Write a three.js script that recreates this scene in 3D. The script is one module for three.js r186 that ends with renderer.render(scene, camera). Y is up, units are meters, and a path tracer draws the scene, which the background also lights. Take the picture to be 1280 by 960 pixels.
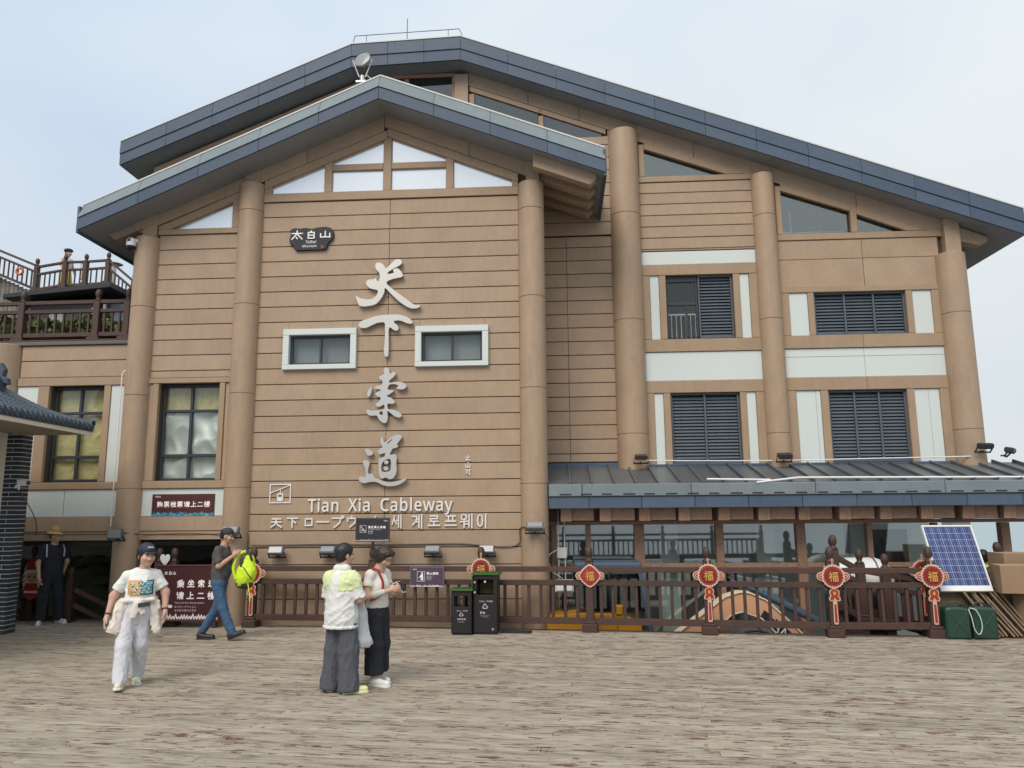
import * as THREE from 'three';
import { mergeGeometries } from 'three/addons/utils/BufferGeometryUtils.js';
import { createNoise2D, createNoise3D } from 'simplex-noise';
import { FontLoader } from 'three/addons/loaders/FontLoader.js';
import { TextGeometry } from 'three/addons/geometries/TextGeometry.js';

// ---------------------------------------------------------------- camera, sky, sun, exposure
const scene = new THREE.Scene();
const camera = new THREE.PerspectiveCamera(53.08, 4 / 3, 0.1, 4000);
camera.position.set(0, 1.95, 0);
camera.lookAt(0, 1.95 + 160, -961);
camera.rotateZ(-0.008);
const renderer = new THREE.WebGLRenderer({ antialias: true });
renderer.toneMapping = THREE.LinearToneMapping;
renderer.toneMappingExposure = 1.52;
renderer.shadowMap.enabled = true;
function rng(seed) { let s = seed | 0; return () => { s = (s + 0x6d2b79f5) | 0; let t = Math.imul(s ^ (s >>> 15), 1 | s); t = (t + Math.imul(t ^ (t >>> 7), 61 | t)) ^ t; return ((t ^ (t >>> 14)) >>> 0) / 4294967296; }; }
const R0 = rng(11);
const n2 = createNoise2D(rng(3)), n3 = createNoise3D(rng(4));
{ // thin bright overcast, bluer towards the left
  const w = 512, h = 256, d = new Float32Array(w * h * 4);
  for (let j = 0; j < h; j++) for (let i = 0; i < w; i++) {
    const el = (j + .5) / h * Math.PI - Math.PI / 2, az = (i + .5) / w * Math.PI * 2;
    const x = Math.cos(az) * Math.cos(el), z = Math.sin(az) * Math.cos(el), y = Math.sin(el);
    let c = 0; for (let o = 0, f = 1.3, a = .5; o < 4; o++, f *= 2.1, a *= .5) c += a * n3(x * f + 5, y * f * 2.2, z * f);
    const up = Math.max(0, y);
    let white = .66 - .58 * x + .44 * c - .05 * up;                    // veil thickness
    white = Math.min(1, Math.max(0, white)); white = white * white * (3 - 2 * white);
    const L = .46 * (1 + .30 * up);
    const r = L * (.74 + .28 * white), g = L * (.88 + .22 * white), b = L * (1.08 + .06 * white);
    const k = (j * w + i) * 4;
    d[k] = r; d[k + 1] = g; d[k + 2] = b;
    d[k + 3] = 1;
  }
  const t = new THREE.DataTexture(d, w, h, THREE.RGBAFormat, THREE.FloatType);
  t.mapping = THREE.EquirectangularReflectionMapping; t.magFilter = THREE.LinearFilter; t.minFilter = THREE.LinearFilter; t.wrapS = THREE.RepeatWrapping; t.needsUpdate = true;
  scene.background = t; scene.environment = t;
}
const sun = new THREE.DirectionalLight(0xfff2e2, 1.75);
sun.position.set(-14, 38, 16); sun.target.position.set(0, 3, -13); scene.add(sun, sun.target);
sun.castShadow = true; sun.shadow.radius = 64; sun.shadow.mapSize.set(4096, 4096);
Object.assign(sun.shadow.camera, { left: -24, right: 24, top: 24, bottom: -24, near: 1, far: 90 });

// ---------------------------------------------------------------- helpers
const PHI = Math.atan(.06), CP = Math.cos(PHI), SP = Math.sin(PHI), OZ = -13.95;
const bw = (u, v, w) => new THREE.Vector3(u * CP - w * SP, v, OZ + u * SP + w * CP);   // building frame -> world
const V = (x, y, z) => new THREE.Vector3(x, y, z);
const used = {};
function numbered(n) { used[n] = (used[n] || 0) + 1; return used[n] === 1 ? n : n + '_' + String(used[n] - 1).padStart(3, '0'); }
function tag(o, label, category, group) { o.userData.label = label; o.userData.category = category; if (group) o.userData.group = group; return o; }
function thing(name, label, category, pos, turn = 0, group) {
  const o = new THREE.Group(); o.name = numbered(name); o.position.copy(pos); o.rotation.y = turn; scene.add(o);
  return tag(o, label, category, group);
}
const thingB = (name, label, category, u, v, w, group, turn = 0) => thing(name, label, category, bw(u, v, w), -PHI + turn, group);
function dup(src, pos, turn, label) { const c = src.clone(); c.userData = { ...src.userData }; c.name = numbered(src.name.replace(/_\d{3}$/, '')); c.position.copy(pos); c.rotation.y = turn; if (label) c.userData.label = label; scene.add(c); return c; }
function mesh(name, geo, mat, parent, pos) { const m = new THREE.Mesh(geo, mat); m.name = name; if (pos) m.position.set(...pos); parent.add(m); return m; }
function structure(o) { o.userData.kind = 'structure'; return o; }

// a box with chamfered front (+z) edges, uv in metres, at centre c
function cbox(w, h, d, c = .006, at = [0, 0, 0], uo = 0, vo = 0) {
  const x = w / 2, y = h / 2, z = d / 2; c = Math.min(c, x * .45, y * .45, d * .45);
  const P = [], N = [], T = [];
  const q = (a, b, cc, dd, uvf) => {
    const e1 = V(b[0] - a[0], b[1] - a[1], b[2] - a[2]), e2 = V(dd[0] - a[0], dd[1] - a[1], dd[2] - a[2]), n = e1.cross(e2).normalize();
    for (const p of [a, b, cc, a, cc, dd]) { P.push(p[0] + at[0], p[1] + at[1], p[2] + at[2]); N.push(n.x, n.y, n.z); T.push(...uvf(p)); }
  };
  const fx = p => [p[0] + uo, p[1] + vo], sx = p => [p[2] + uo, p[1] + vo], tx = p => [p[0] + uo, p[2] + vo];
  const zf = z - c, A = x - c, B = y - c;
  q([-A, -B, z], [A, -B, z], [A, B, z], [-A, B, z], fx);
  if (c > 0) {
    q([-x, -y, zf], [x, -y, zf], [A, -B, z], [-A, -B, z], fx); q([x, -y, zf], [x, y, zf], [A, B, z], [A, -B, z], fx);
    q([x, y, zf], [-x, y, zf], [-A, B, z], [A, B, z], fx); q([-x, y, zf], [-x, -y, zf], [-A, -B, z], [-A, B, z], fx);
  }
  q([x, -y, -z], [-x, -y, -z], [-x, y, -z], [x, y, -z], fx);
  q([-x, -y, -z], [x, -y, -z], [x, -y, zf], [-x, -y, zf], tx); q([-x, y, zf], [x, y, zf], [x, y, -z], [-x, y, -z], tx);
  q([-x, -y, -z], [-x, -y, zf], [-x, y, zf], [-x, y, -z], sx); q([x, -y, zf], [x, -y, -z], [x, y, -z], [x, y, zf], sx);
  const g = new THREE.BufferGeometry();
  g.setAttribute('position', new THREE.Float32BufferAttribute(P, 3)); g.setAttribute('normal', new THREE.Float32BufferAttribute(N, 3)); g.setAttribute('uv', new THREE.Float32BufferAttribute(T, 2));
  return g;
}
const box = (x0, x1, y0, y1, z0, z1, c = .006) => cbox(x1 - x0, y1 - y0, z1 - z0, c, [(x0 + x1) / 2, (y0 + y1) / 2, (z0 + z1) / 2], R0() * 7, R0() * 7);
// bar between two points with a rectangular section (wd across, ht along "up" hint)
function bar(a, b, wd, ht, up = V(0, 1, 0), c = .004) {
  const d = b.clone().sub(a), L = d.length(), g = cbox(L, ht, wd, c, [0, 0, 0], R0() * 7, R0() * 7);
  const X = d.normalize(), Z = X.clone().cross(up).normalize(), Y = Z.clone().cross(X);
  g.applyMatrix4(new THREE.Matrix4().makeBasis(X, Y, Z).setPosition(a.clone().add(b).multiplyScalar(.5)));
  return g;
}
const strip = g => { const o = g.index ? g.toNonIndexed() : g; for (const k of Object.keys(o.attributes)) if (!['position', 'normal', 'uv'].includes(k)) o.deleteAttribute(k); if (!o.attributes.uv) o.setAttribute('uv', new THREE.Float32BufferAttribute(new Float32Array(o.attributes.position.count * 2), 2)); return o; };
const merge = l => mergeGeometries(l.map(strip));
function cyl(a, b, ra, rb = ra, seg = 12) {
  const d = b.clone().sub(a), L = d.length(), g = new THREE.CylinderGeometry(rb, ra, L, seg);
  g.applyQuaternion(new THREE.Quaternion().setFromUnitVectors(V(0, 1, 0), d.normalize())); g.translate((a.x + b.x) / 2, (a.y + b.y) / 2, (a.z + b.z) / 2);
  return g;
}
const tube = (pts, r, n = 24, s = 6) => new THREE.TubeGeometry(new THREE.CatmullRomCurve3(pts), n, r, s);
// polygon in (x,y) given thickness along z: front at z1, back at z0
function prism(pts, z0, z1, bev = 0, holes = []) {
  const s = new THREE.Shape(pts.map(p => new THREE.Vector2(p[0], p[1])));
  for (const h of holes) s.holes.push(new THREE.Path(h.map(p => new THREE.Vector2(p[0], p[1]))));
  const g = new THREE.ExtrudeGeometry(s, { depth: z1 - z0 - 2 * bev, bevelEnabled: bev > 0, bevelSize: bev, bevelThickness: bev, bevelOffset: -bev, bevelSegments: 1, steps: 1 });
  g.translate(0, 0, z0 + bev); return g;
}

// ---------------------------------------------------------------- materials
function dataTex(w, h, fn, srgb = true) {
  const d = new Uint8Array(w * h * 4);
  for (let j = 0; j < h; j++) for (let i = 0; i < w; i++) { const c = fn(i / w, j / h), k = (j * w + i) * 4; d[k] = c[0]; d[k + 1] = c[1]; d[k + 2] = c[2]; d[k + 3] = 255; }
  const t = new THREE.DataTexture(d, w, h); if (srgb) t.colorSpace = THREE.SRGBColorSpace;
  t.wrapS = t.wrapT = THREE.RepeatWrapping; t.magFilter = THREE.LinearFilter; t.minFilter = THREE.LinearMipmapLinearFilter; t.generateMipmaps = true; t.needsUpdate = true; return t;
}
// noise that tiles over the unit square
function tileN(u, v, fu, fv, s) { const a = u * Math.PI * 2, b = v * Math.PI * 2; return n3(Math.cos(a) * fu + s, Math.sin(a) * fu, Math.cos(b) * fv) * .5 + n3(Math.sin(b) * fv + s * 2, Math.cos(a) * fu, Math.sin(a) * fu + 3) * .5; }
const clamp255 = x => Math.max(0, Math.min(255, x));
// painted cladding: faint mottling, run marks and specks (spans 3 m)
const cladTex = dataTex(512, 512, (u, v) => {
  let m = 238 + 9 * tileN(u, v, .8, .8, 1) + 6 * tileN(u, v, 3, 3, 2) + 4.5 * tileN(u, v, 16, 1.6, 5) + 3 * tileN(u, v, 30, 30, 8);
  const run = tileN(u, v, 9, .8, 9); if (run > .42) m -= (run - .42) * 30;
  return [clamp255(m), clamp255(m - .5), clamp255(m - 1.5)];
});
cladTex.repeat.set(1 / 3, 1 / 3);
const fineTex = dataTex(256, 256, (u, v) => { const m = 128 + 40 * tileN(u, v, 8, 8, 3) + 40 * tileN(u, v, 20, 20, 6); return [m, m, m]; }, false);
fineTex.repeat.set(2, 2);
const woodTex = dataTex(512, 256, (u, v) => {
  const g = tileN(u, v, 1.2, 9, 4) * .5 + tileN(u, v, 3, 24, 7) * .5, s = tileN(u, v, 1.5, 3, 12);
  const m = 214 + 34 * g + 16 * s; return [clamp255(m), clamp255(m - 2), clamp255(m - 4)];
});
woodTex.repeat.set(.8, 1.6);
const C = (r, g, b) => new THREE.Color().setRGB(r, g, b);
const std = (c, rough = .7, o = {}) => new THREE.MeshStandardMaterial({ color: Array.isArray(c) ? C(...c) : new THREE.Color(c), roughness: rough, metalness: 0, ...o });
const M = {};
M.clad = [0, 1, 2, 3].map(i => std([[.422, .308, .216], [.436, .317, .220], [.404, .296, .209], [.426, .306, .209]][i], .62, { map: cladTex, bumpMap: fineTex, bumpScale: .0008 }));
M.trim = std([.395, .280, .184], .6, { map: cladTex });
M.column = std([.425, .305, .209], .55, { map: cladTex });
M.joint = std([.08, .055, .04], .9);
M.white = std([.585, .64, .625], .5, { bumpMap: fineTex, bumpScale: .0005 });
M.pearl = new THREE.MeshPhysicalMaterial({ color: C(.86, .89, .93), roughness: .14, metalness: .55 });
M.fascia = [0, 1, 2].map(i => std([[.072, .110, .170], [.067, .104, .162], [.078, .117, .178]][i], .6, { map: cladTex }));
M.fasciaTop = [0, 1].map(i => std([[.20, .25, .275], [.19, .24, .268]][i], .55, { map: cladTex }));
M.soffit = std([.285, .305, .335], .6, { map: cladTex });
M.drip = std([.62, .62, .60], .5);
M.louver = std([.095, .122, .150], .5, { map: cladTex });
M.frameDark = std([.035, .042, .052], .45);
M.glassClear = new THREE.MeshPhysicalMaterial({ color: C(.84, .89, .87), roughness: .02, transmission: 1, thickness: 0, ior: 2.2 });
M.glass = new THREE.MeshPhysicalMaterial({ color: C(.93, .95, .94), roughness: .02, transmission: 1, thickness: 0, ior: 1.5 });
M.glassDark = new THREE.MeshPhysicalMaterial({ color: C(.55, .62, .64), roughness: .02, transmission: 1, thickness: 0, ior: 2.0 });
M.inside = std([.20, .21, .21], .9);
M.roofMetal = [0, 1, 2].map(i => std([[.118, .134, .148], [.100, .115, .128], [.135, .152, .166]][i], .42, { metalness: .1, map: cladTex }));
M.rail = [0, 1].map(i => std([[.098, .050, .040], [.086, .046, .037]][i], .6, { map: woodTex, bumpMap: woodTex, bumpScale: .002 }));
M.wood = [0, 1].map(i => std([[.52, .325, .225], [.46, .275, .19]][i], .65, { map: woodTex }));
M.steel = std([.58, .56, .52], .38, { metalness: .65 });
M.steelGrey = std([.56, .545, .52], .38, { metalness: .7 });
M.letter = std([.76, .75, .73], .45, { metalness: .15 });
M.black = std([.02, .02, .022], .5);
M.blackGloss = std([.016, .017, .02], .25);
M.lampGrey = std([.16, .175, .19], .45, { metalness: .4 });
M.lampGlass = std([.26, .28, .30], .2);
M.whitePlastic = std([.72, .73, .73], .4);
M.cable = std([.10, .085, .075], .7);

// ---------------------------------------------------------------- stroke lettering (100 x 100 cells, y down)
const GL = {
  '天': '15,22 85,22/10,48 90,48/50,22 48,50 38,72 10,92/50,50 62,72 92,92', '下': '8,18 92,18/48,18 48,95/52,40 75,58',
  '购': '12,12 12,62/12,12 38,12 38,62/25,24 25,55 10,92/28,66 42,88/60,8 48,40/56,26 90,26 88,80 74,88/66,38 56,66 80,62/74,52 84,70',
  '票': '12,10 88,10/18,24 82,24 82,44 18,44 18,24/40,10 40,44/60,10 60,44/24,54 76,54/10,66 90,66/50,66 50,94 40,92/28,74 14,90/72,74 88,90',
  '检': '8,30 40,30/25,8 25,95/25,34 8,64/27,40 38,54/68,6 44,38/68,6 94,38/56,38 82,38/52,50 56,70/68,46 70,68/88,48 80,74/44,88 96,88',
  '请': '12,12 22,22/8,38 22,38 22,82 34,70/44,18 94,18/48,30 90,30/40,42 97,42/69,8 69,42/50,52 50,94/50,52 88,52 88,92 78,90/50,65 88,65/50,77 88,77',
  '上': '50,8 50,88/50,42 84,42/6,88 94,88', '二': '20,24 80,24/6,84 94,84',
  '楼': '6,30 38,30/22,8 22,95/22,34 6,64/24,40 36,54/46,30 96,30/70,6 70,50/54,10 60,22/88,10 80,22/68,32 46,50/72,32 94,50/44,64 97,64/62,52 54,76 84,94/86,64 72,84 46,95',
  '乘': '70,6 25,16/8,30 92,30/50,12 50,96/36,40 36,70/14,50 36,50/12,70 36,64/64,38 64,66 90,66 90,58/64,52 88,44/48,70 12,94/52,70 90,94',
  '坐': '28,14 14,46/28,24 44,42/70,14 58,46/72,24 88,42/50,8 50,90/20,62 80,62/6,90 94,90',
  '索': '20,16 80,16/50,6 50,30/12,30 88,30/12,30 10,40/88,30 86,40/48,36 28,48 56,50/66,44 30,66 78,64/50,66 50,94/30,76 14,90/70,76 86,90',
  '道': '14,14 24,26/10,44 24,44 22,76 8,86/24,80 50,92 96,92/46,8 54,20/82,8 72,20/36,24 96,24/64,24 60,36/46,36 46,80/46,36 86,36 86,80 46,80/46,50 86,50/46,64 86,64',
  '太': '10,34 90,34/50,8 48,40 10,92/52,42 90,92/44,74 54,88', '白': '52,6 40,24/22,24 22,92/22,24 80,24 80,92 22,92/22,58 80,58', '山': '50,10 50,86/14,40 14,86 86,86/86,40 86,92',
  '福': '20,8 28,18/8,30 38,30 8,62/24,46 24,95/28,50 38,60/46,14 94,14/52,26 88,26 88,44 52,44 52,26/48,54 92,54 92,94 48,94 48,54/70,54 70,94/48,74 92,74',
  '禁': '10,18 46,18/28,6 28,42/28,22 10,38/30,22 44,34/54,18 92,18/72,6 72,42/70,22 54,38/74,22 92,36/26,50 74,50/10,64 90,64/50,64 50,94/30,72 16,88/70,72 86,88',
  '止': '50,10 50,88/50,44 82,44/22,38 22,88/6,88 94,88',
  '景': '26,8 26,36 74,36 74,8 26,8/26,22 74,22/50,36 50,46/8,46 92,46/28,56 72,56 72,72 28,72 28,56/50,72 50,95/30,80 16,92/70,80 84,92',
  '区': '90,12 12,12 12,90 92,90/30,26 76,76/74,26 28,76',
  '吸': '8,22 8,68 32,68 32,22 8,22/42,14 80,14 74,40 92,40 70,74 42,94/56,14 52,60 38,92/58,44 94,92',
  '烟': '8,36 14,56/40,28 32,46/24,10 24,56 8,92/26,60 38,80/50,14 50,92 94,92 94,14 50,14/58,36 86,36/72,22 70,50 56,78/72,54 86,76',
  '抛': '8,28 40,28/24,8 24,90 14,84/8,62 40,52/48,30 70,30 68,70/58,10 54,60 42,90/76,26 94,26 90,66 82,64/82,10 76,50/70,78 70,92 94,92 94,82',
  '物': '16,14 10,34/8,32 44,32/26,8 26,95/8,66 44,54/60,8 48,42/54,28 94,28 90,88 78,92/70,30 48,70/82,30 56,86',
  '可': '6,16 94,16/76,16 76,90 62,86/20,36 20,68 52,68 52,36 20,36', '回': '10,12 10,92 90,92 90,12 10,12/34,36 34,66 66,66 66,36 34,36',
  '收': '18,18 18,66 36,58/38,8 38,94/60,8 48,40/54,30 96,30/84,30 70,70 44,94/58,46 76,74 96,94', '其': '10,22 90,22/30,8 30,68/70,8 70,68/30,38 70,38/30,53 70,53/6,68 94,68/34,76 14,94/66,76 86,94', '他': '28,8 8,48/20,34 20,95/36,52 90,34 88,66 76,62/62,10 62,72/44,24 44,88 94,88 94,74',
  '세': '28,14 10,70/26,40 46,68/48,44 62,44/62,12 62,90/82,8 82,95', '계': '10,20 44,20 40,50 14,74/46,36 60,36/46,54 60,54/62,12 62,90/82,8 82,95',
  '로': '22,12 76,12 76,32 24,32 24,52 80,52/50,52 50,82/8,82 92,82', '프': '16,14 84,14/34,14 34,52/66,14 66,52/14,52 86,52/8,82 92,82',
  '웨': '30,8 44,14 48,26 44,38 30,44 16,38 12,26 16,14 30,8/6,56 56,52/32,55 32,92/38,70 58,70/66,12 66,90/86,8 86,95', '이': '30,10 46,20 52,48 46,76 30,86 14,76 8,48 14,20 30,10/80,6 80,96',
  'ロ': '14,18 14,86 86,86 86,18 14,18', 'ー': '4,50 96,50', 'プ': '10,24 76,24 66,60 26,92/88,8 96,16 88,24 80,16 88,8', 'ウ': '50,6 50,24/14,48 14,24 86,24 80,60 36,94', 'ェ': '20,54 80,54/50,54 50,90/14,90 86,90', 'イ': '80,10 50,40 12,58/54,40 54,94',
};
const strokes = ch => GL[ch].split('/').map(s => s.split(' ').map(p => p.split(',').map(Number)));
// raised glyph: strokes as thin bars, each 1.5 mm proud of the one before
function glyph3(ch, w, h, t, depth) {
  const gs = []; let k = 0;
  for (const s of strokes(ch)) for (let i = 0; i + 1 < s.length; i++) {
    const [a, b] = [s[i], s[i + 1]].map(p => [(p[0] / 100 - .5) * w, (.5 - p[1] / 100) * h]);
    const L = Math.hypot(b[0] - a[0], b[1] - a[1]) + t * .9, dz = depth + (k++ % 7) * .0016;
    const g = cbox(L, t, dz, .002, [0, 0, dz / 2]); g.rotateZ(Math.atan2(b[1] - a[1], b[0] - a[0])); g.translate((a[0] + b[0]) / 2, (a[1] + b[1]) / 2, 0); gs.push(g);
  }
  return merge(gs);
}
function drawGlyphs(c, text, x, y, sz, pitch, lw, style) {
  c.strokeStyle = style; c.lineWidth = lw; c.lineCap = 'square'; c.lineJoin = 'miter';
  [...text].forEach((ch, i) => { if (!GL[ch]) return; for (const s of strokes(ch)) { c.beginPath(); s.forEach((p, j) => c[j ? 'lineTo' : 'moveTo'](x + i * pitch + p[0] / 100 * sz, y + p[1] / 100 * sz)); c.stroke(); } });
}
function canvasTex(w, h, draw) { const cv = document.createElement('canvas'); cv.width = w; cv.height = h; draw(cv.getContext('2d'), w, h); const t = new THREE.CanvasTexture(cv); t.colorSpace = THREE.SRGBColorSpace; t.anisotropy = 8; return t; }
// flat printed face (a thin plate whose front carries the print)
function printed(name, w, h, tex, parent, z, rough = .5) { const m = mesh(name, new THREE.PlaneGeometry(w, h), std([1, 1, 1], rough, { map: tex }), parent); m.position.z = z; return m; }
// ---------------------------------------------------------------- ground, deck
{
  const g = new THREE.PlaneGeometry(3000, 3000, 300, 300); g.rotateX(-Math.PI / 2);
  { const p = g.attributes.position; for (let i = 0; i < p.count; i++) { const x = p.getX(i), z = p.getZ(i), d = Math.max(z - 12, Math.abs(x) - 45, -z - 70, 0); p.setY(i, -Math.min(260, d * .55) - (d > 0 ? 4 * n2(x * .02, z * .02) : 0)); } g.computeVertexNormals(); }
  const uv = g.attributes.uv; for (let i = 0; i < uv.count; i++) uv.setXY(i, uv.getX(i) * 900, uv.getY(i) * 900);
  const m = structure(mesh('ground', g, std([.16, .15, .135], .95, { map: cladTex }), scene)); m.position.y = -2.6;
  tag(m, 'grey bare ground below the raised timber deck', 'ground');
}
const DT = Math.atan(.17), DC = Math.cos(DT), DS = Math.sin(DT);
const deckP = (a, s) => [(a) * DC - s * DS - .02, -13.5 + a * DS + s * DC];      // a along planks, s towards the camera
const deckTex = [0, 1].map(q => dataTex(1024, 1024, (u, v) => {
  // 4 m x 1 m of weathered board paint: pale grey film, worn to red-brown along the grain
  const big = tileN(u, v, .9, .9, 30 + q), peel = tileN(u, v, 1.5, 4.2, 40 + q) * .58 + tileN(u, v, 3.6, 14, 44 + q) * .5 + tileN(u, v, 14, 46, 47 + q) * .26;
  const grain = tileN(u, v, 2, 60, 51 + q), fine = tileN(u, v, 24, 90, 57 + q), groove = Math.sin(v * Math.PI * 2 * 64);
  const th = (q ? .225 : .40) - .14 * big; let k = (peel - th) / .07; k = Math.max(0, Math.min(1, k));
  const wear = Math.max(0, tileN(u, v, 1.4, 5, 71 + q)) * 60;
  const base = 207 + 12 * big + 24 * grain + 14 * fine + 4 * groove - wear;
  const r = base * (1 - k) + (122 + 26 * fine + 10 * grain) * k, g = (base - 5) * (1 - k) + (80 + 22 * fine + 10 * grain) * k, b = (base - 15) * (1 - k) + (70 + 20 * fine + 8 * grain) * k;
  return [clamp255(r), clamp255(g), clamp255(b)];
}));
for (const t of deckTex) { t.repeat.set(1 / 4, 1); t.anisotropy = 16; }
M.deck = []; for (let q = 0; q < 2; q++) for (const k of [1.03, .94, .86]) M.deck.push(std([.56 * k, .522 * k, .47 * k], .82, { map: deckTex[q], bumpMap: deckTex[q], bumpScale: .0025 }));
M.deckDark = std([.20, .125, .095], .75, { map: woodTex, bumpMap: woodTex, bumpScale: .003 });
{
  const deck = new THREE.Group(); deck.name = 'deck'; scene.add(deck); structure(deck); tag(deck, 'weathered timber deck with peeling red-brown paint', 'deck');
  const rd = rng(77), PW = .124; let n = 0;
  const place = (g, m, a, s) => { const [x, z] = deckP(a, s); m.position.set(x, -.02, z); m.rotation.y = -DT; };
  const rest = [];
  for (let r = 0; r < 128; r++) {
    const s = -.62 + r * PW, zc = -(-13.5 + s), half = Math.min(13.5, zc * .70 + 2.2);
    const shown = r < 71;
    const cut = shown ? 5.6 : 9; let a0 = -half - .6;
    const aim = s < -.05 ? -4.25 : half + (shown ? 0 : 6); if (!shown) a0 = -14;
    let off = [0, 2.8, 1.4, 4.2][r % 4] + (rd() - .5) * .12;
    let edges = [a0]; for (let e = Math.ceil((a0 - off) / cut) * cut + off; e < aim; e += cut) if (e - a0 > .5) edges.push(e); edges.push(aim);
    for (let i = 0; i + 1 < edges.length; i++) {
      const L = edges[i + 1] - edges[i] - .005, c = (edges[i] + edges[i + 1]) / 2;
      const g = cbox(L, PW - .015, .04, .004, [0, 0, 0], rd() * 40, rd() * 9); g.rotateX(-Math.PI / 2);
      const dark = r < 3 || (s < .06 && c > -4), mat = dark ? M.deckDark : M.deck[Math.floor(rd() * 3) + (rd() < .45 + .06 * c + (s < 2.5 ? .1 : 0) ? 3 : 0)];
      if (shown) { const m = mesh('plank', g, mat, deck); place(g, m, c, s); m.position.y += (rd() - .5) * .003; n++; }
      else { const [x, z] = deckP(c, s); g.rotateY(-DT); g.translate(x, -.02, z); rest.push(g); }
    }
  }
  const far = mesh('plank_field', merge(rest), M.deck[0], deck); far.userData.kind = 'stuff';
  // joists and edge beam under the boards
  const under = []; for (let i = -13; i <= 13; i += 1) { const g = cbox(.08, .16, 15.5, 0); g.translate(0, -.125, 7.6); g.rotateY(-DT); const [x, z] = deckP(i, .1); g.translate(x, 0, z); under.push(g); }
  mesh('joist_frame', merge(under), M.deckDark, deck);
  for (const [L, a, s] of [[9, -8.75, -.72], [17.5, 4.5, -.16]]) { const [ex, ez] = deckP(a, s); mesh('edge_beam', cbox(L, .22, .05, .004), M.deckDark, deck, [ex, -.155, ez]).rotation.y = -DT; }
  for (let i = -12; i <= 12; i += 3) { const [x, z] = deckP(i, .2); mesh('support_post', box(-.08, .08, -2.6, -.2, -.08, .08), M.deckDark, deck, [x, 0, z]); }
  console.log('planks', n);
}
// ---------------------------------------------------------------- cableway station
const ST = new THREE.Group(); ST.name = numbered('cableway_station'); ST.position.set(0, 0, OZ); ST.rotation.y = -PHI; scene.add(ST);
tag(ST, 'large tan clad station hall with round columns and blue grey metal roofs', 'building');
const part = (name, geo, mat, parent = ST) => mesh(name, geo, mat, parent);
const rb = rng(5);
const pick = a => a[Math.floor(rb() * a.length)];
// horizontal cladding boards, each one a mesh; holes are [u0,u1,v0,v1]; topLine(u) clips rows under a slope by dropping them
function boards(parent, u0, u1, v0, v1, pitch, ref, w, holes = [], splits = [], mats = M.clad) {
  const cuts = [u0, ...splits.filter(s => s > u0 && s < u1), u1];
  for (let k = Math.floor((v0 - ref) / pitch); ; k++) {
    let a = ref + k * pitch, b = a + pitch; if (a >= v1 - .01) break; a = Math.max(a, v0); b = Math.min(b, v1); if (b - a < .02) continue;
    const us = new Set(cuts); for (const h of holes) if (h[3] > a && h[2] < b) { if (h[0] > u0) us.add(h[0]); if (h[1] < u1) us.add(h[1]); }
    const L = [...us].sort((x, y) => x - y);
    for (let i = 0; i + 1 < L.length; i++) {
      const c = (L[i] + L[i + 1]) / 2; let segs = [[a, b]];
      for (const h of holes) if (c > h[0] && c < h[1]) segs = segs.flatMap(([p, q]) => { const o = []; if (h[2] > p) o.push([p, Math.min(q, h[2])]); if (h[3] < q) o.push([Math.max(p, h[3]), q]); return o.filter(z => z[1] - z[0] > .02); });
      const gl = cuts.includes(L[i]) ? .003 : 0, gr = cuts.includes(L[i + 1]) ? .003 : 0;
      for (const [p, q] of segs) part('board', cbox(L[i + 1] - L[i] - gl - gr, q - p - .014, .034, .007, [(L[i] + L[i + 1] + gl - gr) / 2, (p + q) / 2, w + .017], rb() * 9, rb() * 9), pick(mats), parent);
    }
  }
}
function column(u, w, r, v0, v1, joints, seg = 40) {
  const P = [[0, v0], [r, v0]];
  for (const j of joints) P.push([r, j - .007], [r - .012, j - .006], [r - .012, j + .006], [r, j + .007]);
  P.push([r, v1 - .012], [r - .012, v1], [0, v1]);
  const q = []; P.forEach(([x, y], i) => { q.push(new THREE.Vector2(x, y)); });
  const g = new THREE.LatheGeometry(q, seg).toNonIndexed(); g.computeVertexNormals();
  // smooth round the shaft, crisp at the joints
  const p = g.attributes.position, n = g.attributes.normal; for (let i = 0; i < p.count; i++) { const ny = n.getY(i); if (Math.abs(ny) < .5) { const l = Math.hypot(p.getX(i), p.getZ(i)) || 1; n.setXYZ(i, p.getX(i) / l, 0, p.getZ(i) / l); } }
  const uv = g.attributes.uv; for (let i = 0; i < p.count; i++) uv.setXY(i, uv.getX(i) * 2 * Math.PI * r, p.getY(i));
  const m = part('column', g, M.column); m.position.set(u, 0, w); return m;
}
// casing members: [u0,u1,v0,v1] proud of the wall
const casing = (parent, w, list, d = .07, mat = M.trim, name = 'casing') => list.forEach(([a, b, c, e]) => part(name, box(a, b, c, e, w - .05, w + d, .008), mat, parent));
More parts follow.
